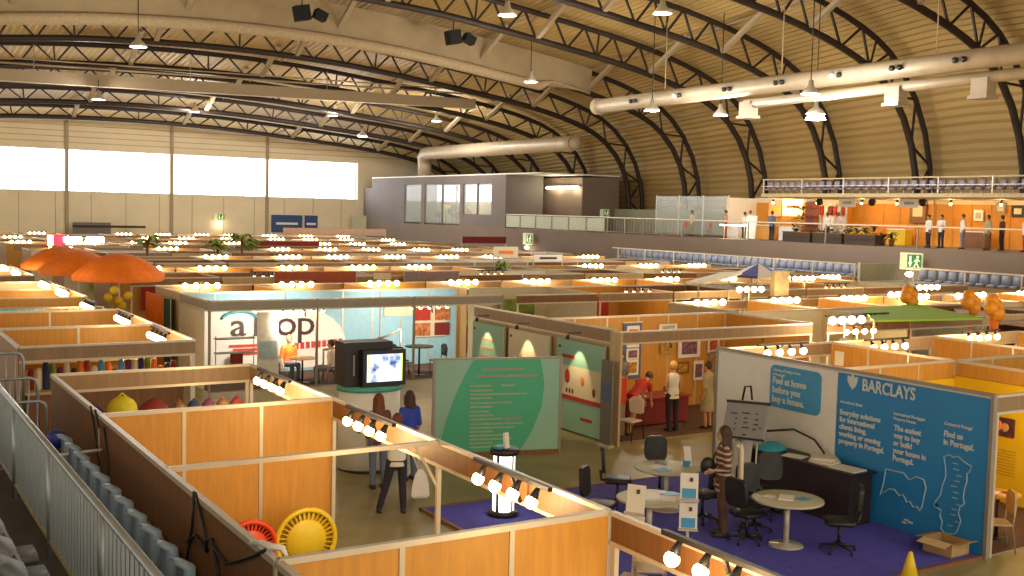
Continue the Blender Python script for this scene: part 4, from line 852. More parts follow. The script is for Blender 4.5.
# poster walls and photo booth
pw = booth('brown walled booth whose side carries green and white posters')
wall(pw, 'y', 14.62, 19.35, 25.5, wood2, wood, posts=False); header(pw, 'y', 14.55, 19.35, 25.5, headm, 2.22, 2.56, False)
MB().box(14.5, 14.68, 19.28, 19.36, 0, 2.55).build('post', wood2, pw); MB().box(14.5, 14.56, 18.98, 19.28, 0, 2.5).build('end_panel', wood2, pw)
for i, (y0, y1, m, lb) in enumerate([(23.85, 25.45, lgreen, 'pale green'), (21.75, 23.6, cream, 'cream'), (19.55, 21.4, lgreen, 'pale green with faces')]):
    t = thing('wall_poster', ['leftmost pale green poster panel on the brown wall', 'cream poster panel between two green ones', 'pale green poster with faces and a red stripe'][i], 'poster', (14.5, (y0 + y1) / 2, 0)); w = (y1 - y0) / 2
    MB().box(-.02, .02, -w, w, .04, 2.14).build('board', m, t); MB().box(-.03, .03, -w - .03, -w, 0, 2.16).build('edge_post', alu, t)
    q = MB().box(-.03, -.02, -.1, .1, 1.9, 1.96)
    if i == 2:
        MB().box(-.028, -.02, -w + .08, w - .02, .85, 1.55).build('picture_field', cream, t); MB().box(-.032, -.02, -w + .05, w, .76, .86).build('red_stripe', red, t)
        for a, b, s in ((.45, 1.3, .13), (-.15, 1.25, .09), (-.6, 1.05, .08)): MB().ball((-.03, a, b), s, 10, 7, (.1, .8, 1.3)).build('face_print', [orange, red, dred][int(s * 100) % 3], t)
        for k in range(3): MB().box(-.03, -.02, .2 + k * .12, .27 + k * .12, .92, 1.02).build('text_mark', dtext, t)
        MB().box(-.03, -.02, -.55, -.1, .35, .42).build('word_strip', red, t); MB().box(-.03, -.02, .2, .7, 1.72, 1.8).build('word_strip', red, t)
    elif i == 0:
        for k in range(3): MB().box(-.03, -.02, -.3, .35, 1.25 + k * .22, 1.31 + k * .22).build('word_strip', mat('soft orange print', (.55, .30, .16), .5), t)
    else:
        MB().tube([(-.03, .5, 1.2), (-.03, .45, 1.5), (-.03, .38, 1.2), (-.03, .3, 1.55)], .01, 4).build('sketch', dtext, t)
    MB().box(-.035, -.02, w - .15, w - .08, 1.93, 2.0).build('corner_mark', dtext, t)
    l = MB().tube([(-.35, 0, 2.32), (-.38, 0, 2.22)], [.035, .05], 8).build('clip_lamp', black, t); MB().bar((0, 0, 2.36), (-.35, 0, 2.36), .02).build('lamp_arm', black, t)
    spot('poster_light', (-.36, 0, 2.2), (0, 0, 1.35), 42, ang=62, blend=.5, r=.03, parent=t)
wall(pw, 'x', 22.4, 14.65, 20.65, wood, step=1.0); wall(pw, 'y', 20.7, 19.3, 22.4, wood, posts=False); header(pw, 'x', 19.3, 14.7, 20.7, headm)
pics = [(17.45, 1.95, .2, .28, white, 'top photo on the blue strip', 1), (17.45, 1.5, .2, .14, white, 'middle photo on the blue strip', 0), (17.45, 1.15, .2, .2, white, 'lowest photo on the blue strip', 2),
        (16.5, 2.1, .35, .12, mat('green frame', (.2, .38, .1), .5), 'green edged notice high at left on the photo booth wall', 3), (18.6, 2.1, .3, .14, white, 'small white framed print near the header', 3), (18.6, 1.7, .22, .24, mat('ochre frame', (.5, .3, .06), .5), 'ochre print right of the blue strip', 2),
        (19.35, 1.6, .38, .28, white, 'largest white framed landscape photo', 0), (20.2, 1.65, .2, .24, white, 'white print with a red flower', 1), (19.15, 1.05, .22, .16, brown, 'dark small print below the large photo', 2), (19.7, .95, .17, .26, white, 'tall white framed print below the large photo', 0),
        (20.25, 1.2, .17, .24, mat('grey frame', (.3, .32, .4), .5), 'grey blue print at the right end', 2)]
pc = [mat('violet photo', (.22, .10, .16), .5, var=.6, scale=14), mat('red photo', (.45, .10, .03), .5, var=.7, scale=14), mat('ochre photo', (.45, .24, .03), .5, var=.6, scale=14), mat('grey photo', (.45, .43, .33), .5, var=.3, scale=14)]
t = thing('blue_strip_board', 'tall blue strip board holding three photos in the photo booth', 'board', (17.45, 22.36, 0)); MB().box(-.3, .3, -.01, .01, .85, 2.3).build('board', mat('slate blue board', (.10, .13, .28), .6), t); MB().box(-.32, .32, -.015, .015, 2.3, 2.33).build('edge', alu, t)
for x, z, w, h, m, lb, k in pics:
    t = thing('framed_picture', lb, 'picture', (x, 22.33, z)); MB().box(-w, w, -.015, .015, -h, h).build('frame', m, t); MB().box(-w * .7, w * .7, -.022, -.014, -h * .68, h * .68).build('print', pc[k], t)
for x in (16.3, 19.2): b = light_bar('dark lamp bar inside the photo booth, %s one' % ('left' if x < 18 else 'right'), n=5, gap=.3, r=.05, lit=False, energy=14); b.location = (x, 19.55, 2.36)
point('photo_booth_light', (17.2, 20.9, 2.25), 16, parent=pw)
t = thing('market_table', 'red covered table with papers in the photo booth', 'table', (16.9, 20.9, 0)); MB().box(-.95, .95, -.35, .35, .05, .66).build('cloth', dred, t); MB().box(-1, 1, -.4, .4, .66, .70).build('table_top', mat('wine red board', (.26, .03, .02), .5), t)
paper_thing((16.5, 20.8, .705), .3, .22, paper, 'white paper at left on the red table', .3); paper_thing((17.5, 20.8, .705), .3, .25, cream, 'cream paper at right on the red table', -.3)
t = thing('red_kiosk', 'bright red display case by the brown corner post', 'display case', (15.1, 20.2, 0)); MB().box(-.3, .3, -.3, .3, 0, .75).build('lower_body', alud, t); MB().box(-.31, .31, -.31, .31, .75, 1.35).build('red_body', mat('bright red', (.60, .04, .01), .5), t); MB().ball((0, 0, 1.43), .12, 10, 7, (1.2, 1, .6)).build('white_cap', white, t)
cafe_chair((15.25, 19.5, 0), 1.8, 'folding chair with pale seat at the photo booth entrance', whitec, black)
t = thing('roller_banner', 'grey roller banner leaning at the end of the poster wall', 'banner', (14.3, 19.15, 0)); MB().box(-.02, .02, -.2, .2, .05, 1.9).build('print', mat('grey print', (.16, .15, .14), .5), t); MB().box(-.03, -.02, -.15, .15, 1.0, 1.4).build('blue_mark', mat('slate blue board', (.10, .13, .28), .6), t); MB().box(-.08, .08, -.22, .22, 0, .06).build('base', alu, t)

for k_, (x0, x1, y0, y1) in enumerate([(14.65, 20.65, 19.32, 22.38), (8.55, 17.6, 29.25, 32.15), (14.9, 17.95, 10.2, 13.12)]):
    c_ = struct('carpet', B(x0, x1, y0, y1, .004, .014), mat('dark brown carpet', (.10, .05, .035), .9, var=.15, scale=9))
    MB().box(x0, x1, y0 - .03, y0, .0, .02).build('edge', alud, c_)
# free standing green notice panel, television kiosk, lit pillar
t = thing('notice_board', 'large free standing green notice panel covered with lines of text', 'panel', (11.68, 19.41, 0), -.27)
W = 1.36
MB().box(-W, W, -.025, .025, .1, 2.04).build('board', lgreen, t)
pts = []
for k in range(13): a = PI * k / 12; pts.append((-W * .86 + .0 + (1 - math.sin(a)) * .0 - .30 * math.cos(a) * .0, .1))
arc = [(-1.25, .1), (-1.12, .7), (-.95, 1.2), (-.75, 1.65), (-.55, 2.02), (.9, 2.02), (1.0, 1.5), (.95, 1.0), (.75, .5), (.5, .1)]
MB().prism(arc, lambda a, b, d: (a, -.026 - d, b), 0, .006).build('green_field', green, t)
for sx in (-1, 1): MB().box(sx * W - .03, sx * W + .03, -.035, .035, 0, 2.06).build('edge_post', alud, t)
MB().box(-W, W, -.035, .035, 2.02, 2.06).build('top_edge', alud, t); MB().box(-W, W, -.04, .04, 0, .1).build('plinth', brown, t)
tl = mat('grey green print', (.30, .42, .30), .5); pk = mat('dull pink print', (.42, .26, .22), .5)
rows = [(1.80, -.35, .55, pk), (1.66, -.45, .85, pk), (1.46, -.6, -.15, tl), (1.46, .05, .35, tl), (1.36, -.6, -.12, tl), (1.28, -.6, .62, tl), (1.20, -.6, -.15, tl), (1.10, -.6, .3, tl), (1.02, -.6, -.12, tl), (.92, -.6, -.2, tl), (.84, -.6, -.1, tl), (.76, -.6, .1, tl), (.76, .15, .5, pk), (.66, -.6, .55, tl), (.58, -.6, .35, tl), (.5, -.6, -.1, tl), (.42, -.6, .2, tl), (.34, -.6, .3, tl), (.26, -.6, -.1, tl), (.18, -.6, .1, tl)]
for z, a, b, m in rows: MB().box(a, b, -.038, -.031, z, z + .035).build('text_line', m, t)

k_ = thing('display_kiosk', 'white kiosk with a teal top carrying the television', 'kiosk', (8.86, 19.6, 0))
q = MB(); q.loft([[Vector((.62 * math.cos(a), .5 * math.sin(a), z)) for a in [2 * PI * k / 24 for k in range(24)]] for z in (.04, 1.56)]); q.build('body', white, k_)
q = MB(); q.loft([[Vector((.66 * math.cos(a), .54 * math.sin(a), z)) for a in [2 * PI * k / 24 for k in range(24)]] for z in (1.56, 1.64)]); q.build('teal_top', mat('teal board', (.08, .38, .30), .5), k_); MB().lathe((0, 0, 0), [(.6, 0), (.6, .04)], 24).build('plinth', black, k_)
MB().box(-.45, -.38, -.53, -.44, .8, 1.15).build('notice', green, k_)
t = thing('television', 'black boxy television showing a pale blue picture on the white kiosk', 'television', (8.86, 19.5, 1.66))
MB().box(-.62, .38, -.12, .38, 0, .84).build('rear_cabinet', black, t); MB().box(-.32, .58, -.30, -.12, -.0, .70).build('screen_cabinet', black, t)
sm = bpy.data.materials.new('lit television picture'); sm.use_nodes = True; nt = sm.node_tree; b_ = nt.nodes['Principled BSDF']; nz = nt.nodes.new('ShaderNodeTexNoise'); nz.inputs['Scale'].default_value = 3.2; nz.inputs['Detail'].default_value = 4
tc = nt.nodes.new('ShaderNodeTexCoord'); nt.links.new(tc.outputs['Object'], nz.inputs['Vector'])
rp = nt.nodes.new('ShaderNodeValToRGB'); rp.color_ramp.elements[0].position = .36; rp.color_ramp.elements[0].color = (.02, .05, .2, 1); rp.color_ramp.elements[1].position = .52; rp.color_ramp.elements[1].color = (.75, .85, 1, 1)
nt.links.new(nz.outputs['Fac'], rp.inputs['Fac']); nt.links.new(rp.outputs['Color'], b_.inputs['Emission Color']); b_.inputs['Emission Strength'].default_value = 1.3; b_.inputs['Base Color'].default_value = (.02, .02, .02, 1)
MB().box(-.24, .50, -.312, -.301, .09, .62).build('screen', sm, t)
ys_m = mat('lit yellow strip', (.8, .9, .1), emit=.9, ecol=(.8, .9, .1))
for a in (-.235, .475): MB().box(a, a + .022, -.32, -.312, .09, .62).build('picture_edge', ys_m, t)
MB().box(-.5, .45, -.1, .3, -.02, .02).build('foot', black, t)
MB().box(-.45, -.42, -.13, -.12, .2, .6).build('speaker_slot', alud, t)
t = thing('lit_pillar', 'glowing white display pillar with a black frame on the blue carpet', 'display pillar', (9.42, 15.4, .04))
gl = mat('lit pillar panel', (1, .97, .88), emit=2.2, ecol=(1, .93, .78), var=0)
MB().lathe((0, 0, 0), [(.26, 0), (.26, .06), (.2, .08)], 20).build('base', black, t)
for k in range(4):
    a0 = k * PI / 2 + .12 + .5; pts = [(.18 * math.cos(a0 + j * .225), .18 * math.sin(a0 + j * .225)) for j in range(7)]
    q = MB(); q.prism(pts + [(.9 * x, .9 * y) for x, y in pts[::-1]], lambda a, b, d: (a, b, d), .08, .62); q.build('glowing_panel', gl, t)
    q = MB(); q.prism(pts + [(.9 * x, .9 * y) for x, y in pts[::-1]], lambda a, b, d: (a, b, d), .78, 1.02); q.build('glowing_panel', gl, t)
    a = k * PI / 2 + .5 - .11; MB().tube([(.17 * math.cos(a), .17 * math.sin(a), .06), (.17 * math.cos(a), .17 * math.sin(a), 1.05)], .025, 6).build('frame_post', black, t)
MB().lathe((0, 0, 0), [(.19, .62), (.2, .64), (.2, .76), (.19, .78)], 20).build('middle_band', alud, t); MB().lathe((0, 0, 0), [(.23, 1.02), (.25, 1.04), (.25, 1.1), (.23, 1.12)], 20).build('top', black, t)
t = thing('leaflet_pile', 'white pointed leaflets standing on top of the glowing pillar', 'leaflets', (9.42, 15.4, 1.162)); MB().obox((.03, 0, .12), (1, .3, 0), (0, .2, 1), .05, .13, .02).build('upright_leaflet', paper, t); MB().obox((-.08, .02, .02), (1, .5, 0), (0, 0, 1), .1, .02, .07).build('flat_leaflets', cyan, t)

# ------------------------------------------------------------------ the field of booths
far_bar = light_bar('glowing spotlight bar over the far field of booths', n=4, gap=.34, r=.10, energy=60, full=False, group='spotlight bars over the far booths')
fbs = snapshot(far_bar); bar_used = [0]
def put_bar(x, y, z, rz, label=None, group=None, dark=False):
    if bar_used[0] == 0: o = far_bar; o.location = (x, y, z); o.rotation_euler = (0, 0, rz)
    else: o = copy_tree(fbs, None, (x, y, z), rz)
    if label: o['label'] = label
    if group: o['group'] = group
    bar_used[0] += 1; return o
def proto(kind, wm, hm, gm_, full=True):
    t = booth('x')
    if kind == 'front': wall(t, 'x', 3.02, -1.55, 1.55, wm, posts=False)
    MB().box(1.535, 1.56, .03, 2.98, 0, 2.46).build('wall_panel', wm, t); MB().box(1.52, 1.575, .03, 2.98, 2.46, 2.5).build('top_rail', alu, t)
    if full:
        header(t, 'x', 0, -1.55, 1.55, hm)
        MB().box(-1.2, .4, .5, 1.0, 0, .95).build('counter', gm_, t)
        MB().box(-.5, .9, 2.75, 2.85, 1.1, 2.1).build('poster', gm_, t)
    else:
        MB().box(-1.55, 1.55, -.014, .014, 2.2, 2.5).build('header_board', hm, t)
    return t
styles = [(wood, headm, red), (wood, wood, cyan), (white, headm, navy), (wood2, wood2, orange), (cream, brown, leafm), (wood, headm, whitec), (brown, wood2, purple), (wood2, headm, dred)]
sname = ['orange', 'amber', 'white', 'beige', 'cream', 'light orange', 'brown', 'pale beige']
protos = {}
def put_booth(kind, si, x, y, full, label, group):
    key = (kind, si, full)
    if key not in protos:
        t = proto(kind, *styles[si], full); protos[key] = snapshot(t)
        t.location = (x, y, 0); t.rotation_euler = (0, 0, PI if kind == 'rear' else 0); t['label'] = label; t['group'] = group
    else: copy_tree(protos[key], None, (x, y, 0), PI if kind == 'rear' else 0, label, group)
rows_ = [19.3, 29.0, 38.7, 48.3, 57.9, 67.5, 77.1, 86.7]
rn = ['photo booth row', 'lettered booth row', 'first row behind the lettered booth', 'second row behind the lettered booth', 'third row behind the lettered booth', 'fourth row behind the lettered booth', 'fifth row behind the lettered booth', 'last row before the gable wall']
for ri, y0 in enumerate(rows_):
    full = ri < 4
    for c in range(11):
        x = 10.08 + 3.17 * c
        if ri == 0 and x < 21.5: continue
        if x > 40.5: continue
        si = (c * 5 + ri * 3 + (c * c + ri) % 4) % 8
        k = 'booths in the ' + rn[ri]
        if not (ri == 1 and x < 18): put_booth('front', si, x, y0, full, '%s booth, %s from left, facing the viewer, %s' % (sname[si], nth(c), rn[ri]), k)
        elif x < 16.5: pass
        sj = (si + 3) % 8
        put_booth('rear', sj, x, y0 + 6.15, full, '%s booth, %s from left, turned away, %s' % (sname[sj], nth(c), rn[ri]), k)
        if ri < 2: put_bar(x - .2, y0 + 5.9, 2.6, PI, '%s glowing spotlight bar from the left, %s' % (nth(c), rn[ri]))
        elif R.random() < .8: put_bar(x + R.uniform(-.4, .4), y0 + 5.9, 2.6, PI, '%s glowing spotlight bar from the left, %s' % (nth(c), rn[ri]), 'spotlight bars above the ' + rn[ri])
        if ri < 3 and c % 3 == 1 and not (ri == 1 and x < 18):
            b = light_bar('dark lamp bar on the header, %s column, %s' % (nth(c), rn[ri]), n=4, r=.06, lit=False, energy=22); b.location = (x + .2, y0 + .12, 2.66)
for r_, y in enumerate([31.4, 34.5, 40.7, 43.8, 50.0, 53.1, 60, 63.1, 70, 73, 80, 83, 90]):
    si = (r_ * 3 + 1) % 8
    put_booth('front', si, 4.25, y, y < 50, '%s panelled booth, %s one of the left strip beyond the garments' % (sname[si], nth(r_)), 'left strip booths')
    if r_ % 2 or r_ < 3: put_bar(5.45, y + 1.5, 2.6, PI / 2, '%s spotlight bar along the far left strip' % nth(r_))
for i, (x, y) in enumerate([(21.1, 18.6), (26.6, 27.7), (30.5, 24.6), (34, 32.3), (32.5, 23.5), (35, 27)]): add_pole(put_bar(x, y, 2.75, PI, '%s lamp bar on a stand in the right aisles before the seat rows' % nth(i)))

# parasols
def parasol(loc, r, lb):
    t = thing('parasol', lb, 'parasol', loc)
    q = MB(); n = 8; rings = []
    for k in range(7):
        u_ = k / 6; rr_ = max(.02, r * u_); z = 2.72 + .75 * (1 - u_ ** 1.9) * r / 1.5
        rings.append([Vector((rr_ * math.cos(2 * PI * j / 32) * (1 + .035 * math.cos(8 * 2 * PI * j / 32)), rr_ * math.sin(2 * PI * j / 32) * (1 + .035 * math.cos(8 * 2 * PI * j / 32)), z)) for j in range(32)])
    rings.append([p * .98 + Vector((0, 0, -.12)) for p in rings[-1]])
    q.loft(rings, False); q.build('canopy', orange, t)
    MB().tube([(0, 0, 0), (0, 0, 3.35)], .03, 8).build('pole', white, t); MB().lathe((0, 0, 0), [(.3, 0), (.3, .06), (.05, .1)], 16).build('base', black, t)
    for k in range(8): a = PI / 4 * k; MB().bar((0, 0, 3.15), (r * .9 * math.cos(a), r * .9 * math.sin(a), 2.72), .02).build('rib', white, t)
parasol((7.82, 37, 0), 1.42, 'largest orange parasol in front at the left'); parasol((7.15, 40.1, 0), 1.3, 'orange parasol half hidden by the largest one'); parasol((7.1, 43.4, 0), 1.35, 'orange parasol farthest back at the left')
for i, (x, y, z) in enumerate([(6.7, 33.2, 2.3), (7.0, 33.2, 2.2), (7.25, 33.1, 2.35), (6.9, 33.3, 2.5), (7.1, 33.2, 2.05)]):
    t = thing('yellow_flower', nth(i) + ' yellow round flower head below the largest parasol', 'flower', (x, y, z), 0, 'yellow flower heads below the parasol'); MB().ball((0, 0, 0), .13, 10, 7).build('head', yellowp, t); MB().tube([(0, 0, -.1), (6.95 - x, 33.2 - y, 1.1 - z)], .015, 5).build('stem', leafm, t)
t = thing('flower_vase', 'dark tall vase holding the yellow flower heads', 'vase', (6.95, 33.2, 0)); MB().lathe((0, 0, 0), [(.2, 0), (.22, .6), (.12, 1.1), (.15, 1.2)], 14).build('body', dred, t); MB().lathe((0, 0, 0), [(.24, 0), (.24, .04)], 14).build('foot', black, t)
# palms and plants above the booths
for i, (x, y, h, s) in enumerate([(13.3, 56.6, 3.6, 1.0), (17.0, 57, 3.4, 1.2), (19.4, 60.4, 3.6, 1.2), (20.2, 61.6, 3.3, .9), (26.5, 44, 2.9, .5), (8.8, 25.5, 0, 0)]):
    if not s: continue
    t = thing('potted_palm', ['leafy palm near the grey hoarding', 'wide leafy palm under the far exit sign', 'second wide leafy palm beside the first', 'palm behind the two wide ones', 'small yellow green palm between the light rows'][i] + ' above the booths', 'plant', (x, y, 0), i)
    q = MB()
    for k in range(34):
        a = R.uniform(0, 6.28); e = R.uniform(-.3, 1.0); L = s * R.uniform(.5, 1.1); d = Vector((math.cos(a), math.sin(a), 0)); sdv = Vector((-math.sin(a), math.cos(a), 0))
        b0 = Vector((0, 0, h - .5)); b1 = b0 + d * L * .5 + Vector((0, 0, e * .4)); b2 = b0 + d * L + Vector((0, 0, e * .4 - .25))
        q.add([b0 - sdv * .03, b0 + sdv * .03, b1 + sdv * .12, b1 - sdv * .12, b2 + sdv * .02, b2 - sdv * .02], [(0, 1, 2, 3), (3, 2, 4, 5)])
    q.build('fronds', leafm, t); MB().tube([(0, 0, .4), (.05, 0, h * .5), (0, 0, h - .4)], .07, 7).build('trunk', brown, t); MB().lathe((0, 0, 0), [(.25, 0), (.32, .45), (.28, .45)], 14).build('pot', dred, t)
t = thing('advertising_sign', 'small glowing red and white sign above the far left booths', 'sign', (11.2, 70, 0)); MB().box(-.5, .5, -.05, .05, 2.2, 3.05).build('panel', mat('lit red sign', (.8, .03, .06), emit=1.0, ecol=(1, .05, .08)), t); MB().box(-.5, -.2, -.07, -.05, 2.25, 3.0).build('white_part', tubem, t)
for a in (-.4, .4): MB().box(a - .03, a + .03, -.03, .03, 0, 2.2).build('post', alu, t)
for i, (x0, x1) in enumerate([(11.6, 12.6), (13.0, 13.8)]):
    t = thing('tube_light', ['bright white lamp cluster beside the red sign', 'second bright white lamp cluster beside the red sign'][i], 'light', ((x0 + x1) / 2, 70, 2.75)); MB().tube([(-.5, 0, 0), (.5, 0, 0)], .16, 8).build('tube', bulbw, t); MB().tube([(0, 0, 0), (0, 0, -2.75)], .03, 6).build('pole', alu, t)
# pale framed facade boards and name boards over the mid field
def board_over(x, y, z, w, h, m, lb, m2=None):
    t = thing('name_board', lb, 'board', (x, y, 0)); MB().box(-w, w, -.03, .03, z - h, z + h).build('board', m, t)
    for a in (-w, w): MB().box(a - .025, a + .025, -.02, .02, 0, z + h).build('post', alu, t)
    if m2: MB().box(-w * .6, w * .6, -.045, -.03, z - h * .3, z + h * .3).build('word_strip', m2, t)
board_over(30.6, 50.4, 2.9, .75, .3, cream, 'small cream name board below the balcony rail', orange)
board_over(41.5, 71.5, 2.9, 1.9, .25, dred, 'dark red fascia board near the hanging exit sign', None)
board_over(31.8, 48.1, 2.7, .9, .18, white, 'white name board with dark letters in the middle distance', dtext)
board_over(36.0, 87, 3.0, 4.6, .3, mat('rose board', (.46, .30, .22), .6), 'long rose coloured board before the grey block')
board_over(24, 66.8, 2.7, 2.5, .15, dred, 'dark red fascia board in the far middle', None)
board_over(17.9, 38.6, 2.25, .35, .35, cream, 'square cream lit board over the curtains row', None)
board_over(15.2, 38.6, 2.35, 1.6, .32, mat('brick cloth', (.38, .08, .03), .7), 'brick red fabric wall in the row behind the pale booth')
board_over(20.0, 38.5, 2.35, 1.2, .3, mat('violet board', (.28, .2, .22), .7), 'violet grey board in the row behind the pale booth')
t = thing('tall_banner', 'tall pale and yellow banner column standing above the right booths', 'banner', (26.3, 26, 0)); MB().box(-.32, .32, -.1, .1, 1.1, 3.35).build('pale_part', mat('ivory print', (.75, .60, .35), .5), t); MB().box(-.33, .33, -.11, .11, 1.9, 2.4).build('yellow_part', yellowp, t)
for a in (-.3, .3): MB().box(a - .03, a + .03, -.03, .03, 0, 1.1).build('post', alu, t)
t = thing('strip_canopy', 'bright tilted white canopy strip left of the tall banner', 'canopy', (24.8, 27.5, 0)); MB().obox((0, 0, 3.05), (1, .3, .12), (-.3, 1, 0), 1.2, .35, .03).build('sheet', mat('ivory cloth', (.85, .75, .55), .6), t)
for a in (-.9, .9): MB().tube([(a, a * .3, 0), (a, a * .3, 3.0)], .025, 6).build('post', alu, t)
t = thing('striped_parasol', 'small blue and white parasol below the seat rows', 'parasol', (30, 30.8, 0))
for k in range(8):
    a0, a1 = k * PI / 4, (k + 1) * PI / 4; MB().add([(0, 0, 3.35), (1.05 * math.cos(a0), 1.05 * math.sin(a0), 2.9), (1.05 * math.cos(a1), 1.05 * math.sin(a1), 2.9), (1.05 * math.cos(a0), 1.05 * math.sin(a0), 2.82), (1.05 * math.cos(a1), 1.05 * math.sin(a1), 2.82)], [(0, 1, 2), (1, 3, 4, 2)]).build('canopy_panel', whitec if k % 2 else mat('ink blue cloth', (.05, .07, .35), .7), t)
MB().tube([(0, 0, 0), (0, 0, 3.3)], .025, 6).build('pole', white, t)
# lime canopy and pale canopies at the right
t = thing('canopy', 'lime green cloth canopy stretched over a right hand booth', 'canopy', (0, 0, 0))
pts = [(21.9, 18.4, 2.62), (24.4, 20.9, 2.62), (27.2, 21.4, 2.66), (25.5, 17.9, 2.62)]
MB().add([Vector(p) for p in pts] + [Vector(p) - Vector((0, 0, .05)) for p in pts], [(0, 1, 2, 3), (7, 6, 5, 4), (0, 4, 5, 1), (1, 5, 6, 2), (2, 6, 7, 3), (3, 7, 4, 0)]).build('cloth', lime, t)
for p in pts: MB().tube([(p[0], p[1], 0), (p[0], p[1], 2.6)], .03, 6).build('post', alu, t)
t = thing('canopy', 'large pale pink canopy roof at the right edge below the balcony', 'canopy', (0, 0, 0))
pk_ = mat('pale pink cloth', (.62, .50, .46), .7)
MB().add([(28.2, 20.6, 2.36), (33, 24.6, 2.36), (36, 21.5, 2.30), (28, 15.5, 2.30), (28.2, 20.6, 2.26), (33, 24.6, 2.26), (36, 21.5, 2.2), (28, 15.5, 2.2)], [(0, 1, 2, 3), (7, 6, 5, 4), (0, 4, 5, 1), (1, 5, 6, 2), (2, 6, 7, 3), (3, 7, 4, 0)]).build('cloth', pk_, t)
for p in ((28.3, 20.5), (32.9, 24.5), (35.8, 21.5), (28.1, 15.8)): MB().tube([(*p, 0), (*p, 2.22)], .04, 6).build('post', alu, t)
for i, (x, y) in enumerate([(27.1, 21.5), (27.2, 19.5), (26.1, 18.0)]):
    t = thing('balloon_cluster', ['leftmost and farthest', 'middle', 'nearest and largest'][i] + ' orange balloon cluster on a pole beside the lime canopy', 'balloons', (x, y, 0))
    for a, b, z in ((-.16, 0, 2.85), (.16, .05, 2.88), (0, -.1, 2.72), (.02, .1, 3.0)): MB().ball((a, b, z), .19, 10, 8, (1, 1, 1.1)).build('balloon', balloonm, t)
    MB().tube([(0, 0, 0), (0, 0, 2.7)], .05 if i < 2 else .12, 8).build('pole', orange, t)
t = thing('oval_mirror', 'pale oval board leaning behind the lamp bar right of the blue wall', 'board', (19.3, 17.0, 0)); q = MB(); q.lathe((0, 0, 2.15), [(.01, -.02), (.3, -.02), (.3, .02), (.01, .02)], 20, 1); q.build('board', white, t); MB().tube([(0, 0, 0), (0, .03, 2.0)], .03, 6).build('stand', alu, t)

# ------------------------------------------------------------------ people
stripe = bpy.data.materials.new('brown striped knit'); stripe.use_nodes = True; nt = stripe.node_tree; b_ = nt.nodes['Principled BSDF']; b_.inputs['Roughness'].default_value = .85
tc = nt.nodes.new('ShaderNodeTexCoord'); wv = nt.nodes.new('ShaderNodeTexWave'); wv.bands_direction = 'Z'; wv.inputs['Scale'].default_value = 3.6; wv.inputs['Distortion'].default_value = .6
rp = nt.nodes.new('ShaderNodeValToRGB'); rp.color_ramp.interpolation = 'CONSTANT'; rp.color_ramp.elements[0].color = (.10, .05, .035, 1); rp.color_ramp.elements[1].position = .68; rp.color_ramp.elements[1].color = (.50, .40, .28, 1)
nt.links.new(tc.outputs['Object'], wv.inputs['Vector']); nt.links.new(wv.outputs['Fac'], rp.inputs['Fac']); nt.links.new(rp.outputs['Color'], b_.inputs['Base Color'])
khaki = mat('khaki cotton', (.42, .30, .15), .8); olive = mat('olive cloth', (.34, .30, .18), .8); greyc = mat('grey cotton', (.17, .17, .17), .8); bluec = mat('royal blue cotton', (.03, .06, .42), .8); browntop = mat('brown cotton', (.12, .05, .03), .8)
browntr = mat('brown trousers', (.13, .065, .035), .8); pinkc = mat('pink cotton', (.50, .25, .20), .8); bluegrey = mat('blue grey cotton', (.10, .16, .26), .8)
def remesh(o, v, sm=2):
    m = o.modifiers.new('Remesh', 'REMESH'); m.mode = 'VOXEL'; m.voxel_size = v; m.use_smooth_shade = True
    if sm: s_ = o.modifiers.new('Smooth', 'SMOOTH'); s_.iterations = sm; s_.factor = .5
